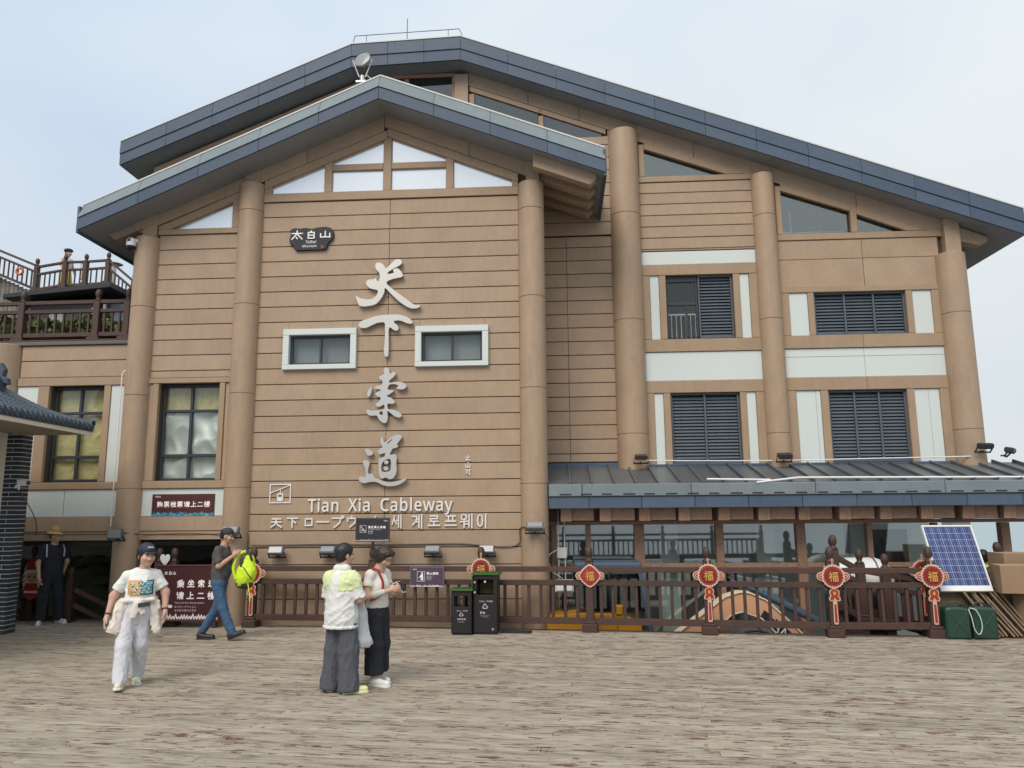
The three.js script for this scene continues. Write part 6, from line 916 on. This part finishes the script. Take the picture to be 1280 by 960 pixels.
// --- woman striding towards the viewer, navy cap, white print shirt
{
  const J = { hip: [.02, .86, .0], chest: [.05, 1.14, .0], neck: [.07, 1.33, -.005], head: [.085, 1.475, .03], sh: [[-.120, 1.245, 0], [.210, 1.255, -.01]], el: [[-.235, 1.02, -.02], [.315, 1.04, -.01]], wr: [[-.285, .80, .05], [.325, .83, .06]], hp: [[-.07, .82, 0], [.10, .82, 0]], kn: [[-.095, .46, .09], [.085, .46, -.03]], an: [[-.10, .09, .17], [.06, .10, -.20]] };
  const white = std([.70, .72, .71], .85), trous = std([.60, .61, .66], .85), pink = std([.72, .65, .60], .85), navy = std([.018, .024, .042], .7);
  const P = person({ label: 'woman in navy cap and white print t-shirt striding across the deck', pos: [-4.45, 0, -9.34], turn: .40, J, fem: true, arm: .046, yaw: .46, headScale: 1.12, hair: () => merge([backHair(-.075, .038, 1.02), solid([cap([.074, .01, .02], [.072, -.05, .005], .014, .010), cap([-.074, .01, .02], [-.072, -.05, .005], .014, .010), ell([-.03, -.085, -.085], [.034, .065, .034]), ell([0, -.03, -.1], [.03, .03, .025])], .02, .006)]), hairMat: hairMat, skin: std([.52, .33, .25], .6) }), t = P.t;
  const sleeve = (s, f) => { const e = mix3(J.sh[s], J.el[s], f); return sleeveP([J.sh[s][0] * .93 + .003, J.sh[s][1] - .005, J.sh[s][2]], e, .056, .074); };
  shirt([cap([.04, .98, .005], [.05, 1.19, .0], .168, .155, .74), cap([-.09, 1.24, -.005], [.18, 1.25, -.01], .054), ell([.05, 1.16, .055], [.13, .09, .085]), sleeve(0, .74), sleeve(1, .74)], [[0, -1, 0, -.885], [0, 1, .25, 1.335]], white, t, { amp: .007, seed: 2, J });
  // printed picture on the shirt front: a cloth patch following the chest
  { const tx = canvasTex(512, 330, (c, w, h) => { c.fillStyle = '#d99a5a'; c.fillRect(0, 0, w / 2, h); c.fillStyle = '#1f2c3c'; c.fillRect(w / 2, 0, w / 2, h); c.fillStyle = '#4f9fb4'; c.fillRect(w / 2, 24, w / 2 - 26, h - 60); c.fillStyle = '#c9b489'; c.fillRect(24, 40, w / 2 - 24, h - 60); const r = rng(15), cs = ['#f4efe4', '#ffffff', '#2d4e52', '#7a8f4c', '#c06a4a', '#1d3340', '#9fc0bd', '#d9c9c4']; for (let i = 0; i < 150; i++) { c.fillStyle = cs[Math.floor(r() * 8)]; c.beginPath(); c.ellipse(30 + r() * (w - 60), 60 + r() * (h - 80), 4 + r() * 24, 3 + r() * 12, r() * 3, 0, 7); c.fill(); } });
    const g = new THREE.PlaneGeometry(.27, .165, 14, 8), p = g.attributes.position; for (let i = 0; i < p.count; i++) { const x = p.getX(i), y = p.getY(i); p.setZ(i, .150 - x * x * 2.0 - Math.max(0, -y) * .12 - Math.max(0, y - .04) * .5); } g.computeVertexNormals(); g.translate(.05, 1.115, .002); mesh('shirt_print', g, std([.9, .9, .9], .85, { map: tx, side: THREE.DoubleSide }), t); }
  mesh('trousers', solid([cap([.015, .84, 0], [.03, .93, 0], .155, .150, .8), cap([-.065, .80, .0], [-.095, .46, .085], .098, .085), cap([-.095, .46, .085], [-.10, .10, .155], .085, .086), cap([.095, .80, 0], [.085, .46, -.03], .098, .083), cap([.085, .46, -.03], [.06, .12, -.185], .083, .082)], .035, .0115, { cuts: [[0, -1, 0, -.06], [0, 1, 0, .965]], folds: wrinkle(.009, 5, 9) }), trous, t);
  // jacket tied round the waist
  mesh('tied_jacket', merge([solid([cap([-.10, .965, .095], [.17, .97, .10], .030, .030), cap([-.12, .96, -.10], [.20, .965, -.10], .035, .035), cap([-.15, .96, -.08], [-.13, .962, .08], .032), cap([.205, .965, -.08], [.19, .968, .08], .032), ell([.05, .95, .135], [.045, .040, .03])], .03, .0095, { folds: wrinkle(.006, 8) }),
    solid([cap([-.125, .93, .08], [-.205, .66, .10], .062, .072, .42), cap([-.16, .90, -.02], [-.215, .66, .0], .06, .065, .8)], .04, .0095, { folds: wrinkle(.010, 3, 8), cuts: [[-.35, -1, 0, -.53]] }), solid([cap([.195, .93, .06], [.245, .64, .08], .050, .055, .42), cap([.22, .9, -.03], [.25, .66, -.01], .05, .055, .8)], .04, .0095, { folds: wrinkle(.010, 4, 8), cuts: [[.35, -1, 0, -.48]] }),
    solid([cap([.035, .93, .145], [-.015, .79, .155], .048, .040, .4), cap([.07, .93, .14], [.10, .83, .15], .035, .03, .4)], .02, .0095, { folds: wrinkle(.006, 6, 8), cuts: [[0, -1, 0, -.77]] })]), pink, t);
  mesh('phone', cbox(.13, .05, .014, .004), std([.03, .05, .055], .3), t, [.10, .925, .185]).rotation.z = .12;
  const [crown, brim] = capPrims(); P.put('cap', merge([crown, brim]), navy); const em = new THREE.PlaneGeometry(.06, .03, 6, 2); { const p = em.attributes.position; for (let i = 0; i < p.count; i++) p.setZ(i, .089 - p.getX(i) ** 2 * 5 - Math.max(0, p.getY(i)) * .5); em.translate(0, .082, .0); } P.put('cap_emblem', em, std([.5, .54, .6], .8, { side: THREE.DoubleSide }));
  for (const s of [0, 1]) { const g = new THREE.TorusGeometry(.032, .008, 8, 18); g.applyQuaternion(new THREE.Quaternion().setFromUnitVectors(V(0, 0, 1), V(...sub3(J.el[s], J.wr[s])).normalize())); const q = mix3(J.wr[s], J.el[s], .12); mesh('bracelet', g, std([.05, .02, .02], .5), t, q); }
  const cream = std([.66, .65, .56], .6), sole = std([.72, .70, .62], .7); shoe(t, [J.an[0][0], .085, J.an[0][2]], [-.08, 1], cream, sole, .12, .25); shoe(t, [J.an[1][0], .085, J.an[1][2]], [.1, 1], cream, sole, -.10, .25);
}
// --- man in grey shirt walking right with a lime backpack in his hands
{
  const J = { hip: [0, .95, -.02], chest: [0, 1.27, .0], neck: [0, 1.46, .02], head: [0, 1.605, .07], sh: [[-.17, 1.40, .0], [.17, 1.40, .0]], el: [[-.205, 1.145, .04], [.20, 1.15, .06]], wr: [[-.13, 1.30, .23], [.08, 1.30, .25]], hp: [[-.08, .90, -.02], [.08, .90, -.02]], kn: [[-.08, .50, .08], [.08, .50, -.06]], an: [[-.08, .10, .27], [.08, .10, -.30]] };
  const grey = std([.085, .083, .086], .9), jean = std([.050, .105, .20], .9, { bumpMap: fineTex, bumpScale: .002 });
  const P = person({ label: 'man in dark cap and grey t-shirt walking with a lime backpack in hand', pos: [-4.66, 0, -12.58], turn: Math.PI / 2 - .05, J, yaw: 0, pitch: .12, hair: () => backHair(-.05, .0), hairMat, curl: [1.2, 1.2], palm: [[0, 1, -.3], [0, 1, -.3]] }), t = P.t;
  const sl = s => sleeveP(J.sh[s], mix3(J.sh[s], J.el[s], .8), .062, .074);
  shirt([cap([0, .98, -.02], [0, 1.28, -.01], .165, .17, .78), cap([-.15, 1.39, -.005], [.15, 1.39, -.005], .06), ell([0, 1.05, .06], [.14, .13, .10]), sl(0), sl(1)], [[0, -1, 0, -.90], [0, 1, .2, 1.475]], grey, t, { amp: .009, seed: 12, J });
  mesh('jeans', solid([cap([0, .90, -.02], [0, .97, -.02], .150, .150, .85), cap([-.08, .88, -.02], [-.08, .50, .085], .098, .078), cap([-.08, .50, .085], [-.08, .13, .25], .078, .066), cap([.08, .88, -.02], [.08, .50, -.06], .098, .078), cap([.08, .50, -.06], [.08, .13, -.285], .078, .066)], .03, .0115, { cuts: [[0, -1, 0, -.10], [0, 1, 0, 1.0]], folds: wrinkle(.008, 15, 12) }), jean, t);
  const [crown, brim] = capPrims(); P.put('cap', merge([crown, brim]), std([.035, .036, .048], .8));
  shoe(t, [-.08, .115, .29], [0, 1], M.black, M.black, .38, .28); shoe(t, [.08, .085, -.29], [0, 1], M.black, M.black, 0, .28);
  // backpack held in front: its own thing
  const b = thing('backpack', 'lime yellow backpack held in front by the walking man', 'backpack', V(-4.30, .82, -12.55), -.1); const lime = std([.58, .80, .03], .65), dk = std([.06, .045, .03], .8);
  mesh('body', solid([cap([.02, .12, 0], [.10, .42, 0], .15, .08, .8), ell([.06, .22, 0], [.155, .17, .12])], .05, .011, { folds: wrinkle(.008, 22), cuts: [[0, -1, 0, -.0]] }), lime, b); mesh('base_panel', solid([cap([-.03, .05, 0], [.07, .05, 0], .085, .085, .95), ell([.02, .07, 0], [.13, .08, .105])], .03, .011), dk, b).rotation.z = -.12;
  mesh('pocket', solid([ell([.12, .2, .07], [.08, .11, .06])], .02, .011), lime, b); mesh('zip', tube([V(.19, .12, .09), V(.14, .2, .135), V(.05, .3, .11), V(-.01, .32, .09)], .008, 16, 5), M.black, b);
  mesh('strap', tube([V(-.08, .12, .09), V(-.12, .3, .1), V(-.05, .5, .05), V(.04, .55, .02)], .022, 20, 6), lime, b); mesh('strap', tube([V(.16, .4, .05), V(.12, .5, .05), V(.06, .56, .03)], .02, 16, 6), M.black, b); mesh('strap', tube([V(.12, .06, .08), V(.16, -.1, .09), V(.17, -.22, .09)], .009, 14, 5), lime, b); mesh('opening', solid([ell([.0, .38, .08], [.03, .09, .03])], .01, .009), dk, b);
}
// --- man with lime-shouldered white shirt, back to the viewer
{
  const J = { hip: [0, .84, 0], chest: [0, 1.14, -.02], neck: [0, 1.335, .0], head: [0, 1.485, .035], sh: [[-.165, 1.235, -.01], [.165, 1.235, -.01]], el: [[-.225, 1.0, .02], [.225, 1.0, .04]], wr: [[-.13, .99, .24], [.16, 1.14, .24]], hp: [[-.08, .8, 0], [.08, .8, 0]], kn: [[-.10, .45, .01], [.10, .45, .02]], an: [[-.12, .09, -.02], [.13, .09, .0]] };
  const wh = std([.66, .67, .66], .9), lime = std([.62, .69, .40], .9), gr = std([.080, .086, .105], .9);
  const P = person({ label: 'man seen from behind in white shirt with lime shoulders and grey trousers', pos: [-1.93, 0, -8.92], turn: 2.72, J, yaw: -.55, hair: () => solid([ell([0, .035, -.014], [.088, .103, .104]), ell([0, -.03, -.05], [.07, .065, .055])], .03, .006, { cuts: [[0, -.7, 1, .05], [0, -1, 0, .09]], folds: hairNoise }), hairMat, curl: [1.3, .9] }), t = P.t;
  const sl = s => sleeveP(J.sh[s], mix3(J.sh[s], J.el[s], .95), .066, .080);
  const tors = () => [cap([0, .80, -.01], [0, 1.15, -.015], .20, .175, .82), cap([-.145, 1.225, -.015], [.145, 1.225, -.015], .066), cap([-.05, 1.30, -.01], J.sh[0], .05, .05), cap([.05, 1.30, -.01], J.sh[1], .05, .05), sl(0), sl(1)];
  shirt(tors(), [[0, -1, 0, -.70], [0, 1, .0, 1.345]], wh, t, { amp: .010, seed: 31, J });
  // lime shoulder yoke, two panels slightly proud with a white strip at the spine
  for (const s of [-1, 1]) { const pr = tors(), f = solid(pr.map(p => { const q = (x, y, z) => p(x, y, z) - .004; q.pts = p.pts; q.r = p.r + .004; return q; }), .04, .0115, { folds: wrinkle(.010, 31), cuts: [[0, -1, 0, -1.10], [0, 1, .0, 1.325], [-s, 0, 0, -.045], [s * .4, -1, 0, -1.03]] }); mesh('shoulder_panel', f, lime, t); }
  mesh('collar', solid([cap([-.055, 1.335, -.02], [.055, 1.335, -.02], .05, .05), cap([-.05, 1.335, .03], [.05, 1.335, .03], .035)], .03, .009, { cuts: [[0, 1, 0, 1.385], [0, -1, 0, -1.30]] }), wh, t);
  mesh('hem_band', solid([cap([0, .76, -.01], [0, .80, -.01], .209, .209, .82)], .02, .0115, { cuts: [[0, -1, 0, -.69], [0, 1, 0, .725]], folds: wrinkle(.01, 31) }), wh, t);
  mesh('trousers', solid([cap([0, .80, 0], [0, .86, 0], .15, .15, .82), cap([-.082, .79, 0], [-.105, .45, .01], .10, .108), cap([-.105, .45, .01], [-.125, .05, -.01], .108, .118, .95), cap([.082, .79, 0], [.10, .45, .02], .10, .106), cap([.10, .45, .02], [.135, .05, .01], .106, .118, .95)], .025, .0115, { cuts: [[0, -1, 0, -.028], [0, 1, 0, .9]], folds: wrinkle(.010, 35, 7) }), gr, t);
  const ly = std([.66, .68, .36], .6); shoe(t, [-.14, .085, .0], [-.85, .7], ly, ly, 0, .27); shoe(t, [.13, .085, .05], [.15, 1], std([.6, .6, .5], .6), ly, 0, .26);
  // carrier bag
  const b = thing('carrier_bag', 'thin white plastic carrier bag hanging between the couple', 'carrier bag', V(-1.69, .46, -8.98), .3); const pl = new THREE.MeshPhysicalMaterial({ color: C(.66, .70, .76), roughness: .55, transmission: .45, thickness: 0 });
  mesh('sack', solid([cap([0, .10, 0], [-.02, .36, 0], .085, .05, .5), cap([-.02, .36, 0], [-.05, .58, 0], .05, .018, .5), ell([0, .06, 0], [.095, .06, .05])], .04, .010, { folds: wrinkle(.009, 44, 8) }), pl, b); mesh('handle', tube([V(-.05, .56, .01), V(-.065, .66, .0), V(-.07, .7, -.01)], .012, 10, 5), pl, b); mesh('contents', solid([ell([0, .08, 0], [.085, .05, .045])], .01, .012), std([.55, .30, .28], .8), b);
}
// --- woman in white top looking at her phone
{
  const J = { hip: [0, .82, 0], chest: [0, 1.11, .0], neck: [0, 1.30, .03], head: [0, 1.435, .085], sh: [[-.15, 1.24, .0], [.15, 1.24, .0]], el: [[-.185, .99, -.01], [.18, .99, .03]], wr: [[-.09, 1.07, .24], [.05, 1.06, .25]], hp: [[-.075, .78, 0], [.075, .78, 0]], kn: [[-.08, .44, .03], [.08, .44, .0]], an: [[-.08, .09, .05], [.08, .09, -.04]] };
  const wh = std([.70, .69, .65], .9), bk = std([.012, .014, .020], .85), red = std([.30, .02, .025], .7);
  const P = person({ label: 'woman with cropped brown hair in white top looking down at her hands', pos: [-1.60, 0, -9.32], turn: 1.05, J, fem: true, pitch: .42, yaw: -.05, hair: () => solid([ell([0, .035, -.012], [.090, .104, .108]), ell([0, -.035, -.045], [.078, .07, .065]), ell([.06, -.005, .0], [.03, .05, .05]), ell([-.06, -.005, .0], [.03, .05, .05]), ell([0, .075, .07], [.07, .04, .04])], .03, .006, { cuts: [[0, -1, -.2, .085], [0, -.55, 1, .062]], folds: hairNoise }), hairMat: hairBrown, curl: [1.1, 1.1], palm: [[0, 1, .2], [0, 1, .2]], skin: std([.54, .33, .24], .6) }), t = P.t;
  const sl = s => sleeveP(J.sh[s], mix3(J.sh[s], J.el[s], .5), .054, .066);
  shirt([cap([0, .90, .0], [0, 1.13, .0], .145, .145, .82), cap([-.13, 1.232, .0], [.13, 1.232, .0], .052), ell([0, 1.10, .06], [.12, .09, .085]), sl(0), sl(1)], [[0, -1, 0, -.86], [0, 1, .25, 1.315]], wh, t, { amp: .007, seed: 52, J });
  mesh('trousers', solid([cap([0, .78, 0], [0, .9, 0], .14, .125, .85), cap([-.075, .77, 0], [-.085, .44, .03], .105, .10), cap([-.085, .44, .03], [-.09, .14, .04], .10, .11), cap([.075, .77, 0], [.085, .44, 0], .105, .10), cap([.085, .44, 0], [.09, .14, -.03], .10, .11)], .035, .0115, { cuts: [[0, -1, 0, -.13], [0, 1, 0, .93]], folds: wrinkle(.010, 55, 6) }), bk, t);
  for (const s of [0, 1]) mesh('arm_cover', solid([cap(mix3(J.el[s], J.wr[s], .35), mix3(J.el[s], J.wr[s], .75), .044, .036)], .01, .009), std([.52, .50, .46], .85), t);
  mesh('bag_strap', tube([V(-.10, 1.28, .11), V(-.125, 1.31, .02), V(-.12, 1.25, -.08), V(-.10, 1.05, -.14), V(-.05, .9, -.15)], .014, 24, 6), red, t); mesh('bag_strap', tube([V(-.11, 1.28, .10), V(-.09, 1.15, .15), V(-.10, 1.02, .13), V(-.17, .95, .04)], .014, 24, 6), red, t);
  mesh('glasses', (() => { const g = merge([-1, 1].map(s => { const q = new THREE.TorusGeometry(.022, .0018, 6, 18); q.translate(s * .029, .002, .100); return q; }).concat([cap3([-.008, .004, .102], [.008, .004, .102], .0016), cap3([.05, .006, .098], [.076, .008, .0], .0016), cap3([-.05, .006, .098], [-.076, .008, .0], .0016)])); return xf(g, J.head, .42, -.05, 0); })(), M.lampGrey, t);
  const w2 = std([.72, .72, .70], .6); shoe(t, [-.08, .085, .07], [.05, 1], w2, w2, 0, .26); shoe(t, [.08, .085, -.04], [-.05, 1], w2, w2, 0, .26);
  const ph = thing('phone', 'pale smartphone held by the woman with cropped hair', 'phone', V(-1.31, 1.10, -9.22), 1.05); const pg = mesh('case', cbox(.075, .155, .010, .003), std([.62, .62, .64], .4), ph); pg.rotation.x = -.7; mesh('screen', cbox(.066, .14, .002, 0, [0, 0, .006]), M.blackGloss, pg).rotation.y = 0;
}
// --- man in straw hat and navy polo by the kiosk
{
  const J = { hip: [0, .93, 0], chest: [0, 1.24, .0], neck: [0, 1.43, .0], head: [.0, 1.575, .03], sh: [[-.18, 1.36, 0], [.18, 1.36, 0]], el: [[-.245, 1.09, -.02], [.235, 1.10, -.03]], wr: [[-.225, .84, .06], [.20, .90, -.10]], hp: [[-.085, .88, 0], [.085, .88, 0]], kn: [[-.12, .48, .03], [.12, .48, .03]], an: [[-.14, .09, .02], [.16, .09, .02]] };
  const navy = std([.016, .020, .032], .9), nv2 = std([.013, .016, .024], .9);
  const P = person({ label: 'man in straw hat and navy polo shirt standing at the basement opening', pos: [-8.52, 0, -14.58], turn: .75, J, yaw: .5, pitch: .1, hair: () => backHair(-.05, .0), hairMat, curl: [.7, .7], skin: std([.48, .30, .215], .6) }), t = P.t;
  const sl = s => sleeveP(J.sh[s], mix3(J.sh[s], J.el[s], .72), .062, .074);
  shirt([cap([0, .96, 0], [0, 1.26, 0], .165, .172, .75), cap([-.155, 1.35, 0], [.155, 1.35, 0], .06), sl(0), sl(1)], [[0, -1, 0, -.86], [0, 1, .45, 1.435]], navy, t, { amp: .008, seed: 61, name: 'polo_shirt', J });
  mesh('collar', merge([-1, 1].map(k => solid([cap([k * .065, 1.435, -.03], [k * .035, 1.375, .085], .020, .018, .7)], .01, .008))), navy, t);
  mesh('trousers', solid([cap([0, .86, 0], [0, .96, 0], .15, .15, .85), cap([-.085, .86, 0], [-.12, .48, .03], .10, .09), cap([-.12, .48, .03], [-.14, .08, .02], .09, .085), cap([.085, .86, 0], [.12, .48, .03], .10, .09), cap([.12, .48, .03], [.16, .08, .02], .09, .085)], .03, .012, { cuts: [[0, -1, 0, -.05], [0, 1, 0, 1.0]], folds: wrinkle(.009, 65, 8) }), nv2, t);
  const hat = new THREE.LatheGeometry([[0, .125], [.05, .122], [.078, .105], [.088, .06], [.095, .028], [.12, .012], [.155, -.01], [.158, -.014], [.12, .004], [.09, .018]].map(p => new THREE.Vector2(...p)), 30); hat.scale(1, 1, 1.12); hat.translate(0, .062, -.01); P.put('straw_hat', hat, std([.44, .31, .11], .85, { side: THREE.DoubleSide, bumpMap: fineTex, bumpScale: .003 })); const band = new THREE.CylinderGeometry(.091, .096, .022, 24, 1, true); band.scale(1, 1, 1.12); band.translate(0, .105, -.01); P.put('hat_band', band, std([.30, .20, .07], .8, { side: THREE.DoubleSide }));
  for (const s of [-1, 1]) mesh('bag_strap', tube([V(s * .14, 1.20, .10), V(s * .145, 1.33, .09), V(s * .13, 1.425, .0), V(s * .13, 1.34, -.11)], .013, 18, 6), std([.42, .52, .60], .7), t);
  mesh('rucksack', solid([cap([0, 1.02, -.2], [0, 1.28, -.19], .14, .12, .7)], .03, .014), nv2, t);
  const w2 = std([.62, .64, .66], .6), s2 = std([.68, .68, .66], .7); shoe(t, [-.15, .085, .02], [-.35, 1], w2, s2, 0, .27); shoe(t, [.17, .085, .02], [.35, 1], w2, s2, 0, .27);
}
// --- far visitors
{
  const J = { hip: [0, .86, 0], chest: [0, 1.16, 0], neck: [0, 1.34, 0], head: [0, 1.47, .02], sh: [[-.16, 1.28, 0], [.16, 1.28, 0]], el: [[-.2, 1.04, 0], [.2, 1.04, 0]], wr: [[-.2, .86, .12], [.2, .86, .1]], hp: [[-.08, .82, 0], [.08, .82, 0]], kn: [[-.09, .45, 0], [.09, .45, 0]], an: [[-.1, .09, 0], [.1, .09, 0]] };
  const q = bw(-14.55, 8.66, -8.5), P = person({ label: 'distant visitor in white and yellow on the hillside lookout', pos: [q.x, q.y, q.z], turn: 1.2, J, hair: () => backHair(-.08, .03), hairMat }), t = P.t;
  shirt([cap([0, .92, 0], [0, 1.2, 0], .15, .15, .78), cap([-.14, 1.26, 0], [.14, 1.26, 0], .065)], [[0, -1, 0, -.82], [0, 1, .2, 1.34]], std([.6, .6, .58], .9), t, { cell: .016 }); mesh('skirt', solid([cap([0, .86, 0], [0, .5, 0], .14, .2, .9)], .02, .016, { cuts: [[0, -1, 0, -.42]] }), std([.55, .48, .06], .9), t); mesh('sun_hat', solid([ell([0, 1.56, .01], [.13, .07, .14])], .01, .013), std([.03, .035, .05], .8), t); shoe(t, J.an[0], [0, 1], M.black, M.black); shoe(t, J.an[1], [0, 1], M.black, M.black);
  const q2 = bw(8.0, -.34, .1), P2 = person({ label: 'visitor in yellow-green top on the stairs behind the solar panel', pos: [q2.x, q2.y, q2.z], turn: 2.9, J, hair: () => backHair(-.07, .03), hairMat }), t2 = P2.t;
  shirt([cap([0, .92, 0], [0, 1.2, 0], .16, .165, .78), cap([-.15, 1.26, 0], [.15, 1.26, 0], .07), cap(J.sh[0], J.el[0], .07, .07), cap(J.sh[1], J.el[1], .07, .07)], [[0, -1, 0, -.82], [0, 1, .2, 1.34]], std([.50, .55, .14], .9), t2, { cell: .015, seed: 71 }); mesh('trousers', solid([cap([0, .84, 0], [0, .9, 0], .14, .14, .85), cap(J.hp[0], J.an[0], .1, .07), cap(J.hp[1], J.an[1], .1, .07)], .03, .015, { cuts: [[0, -1, 0, -.04]] }), M.black, t2); mesh('rucksack', solid([cap([-.02, .95, -.17], [-.02, 1.2, -.17], .13, .12, .7)], .03, .014), M.black, t2); shoe(t2, J.an[0], [0, 1], M.black, M.black); shoe(t2, J.an[1], [0, 1], M.black, M.black);
}
scene.traverse(o => { if (o.isMesh) { o.castShadow = true; o.receiveShadow = true; } });
renderer.render(scene, camera);
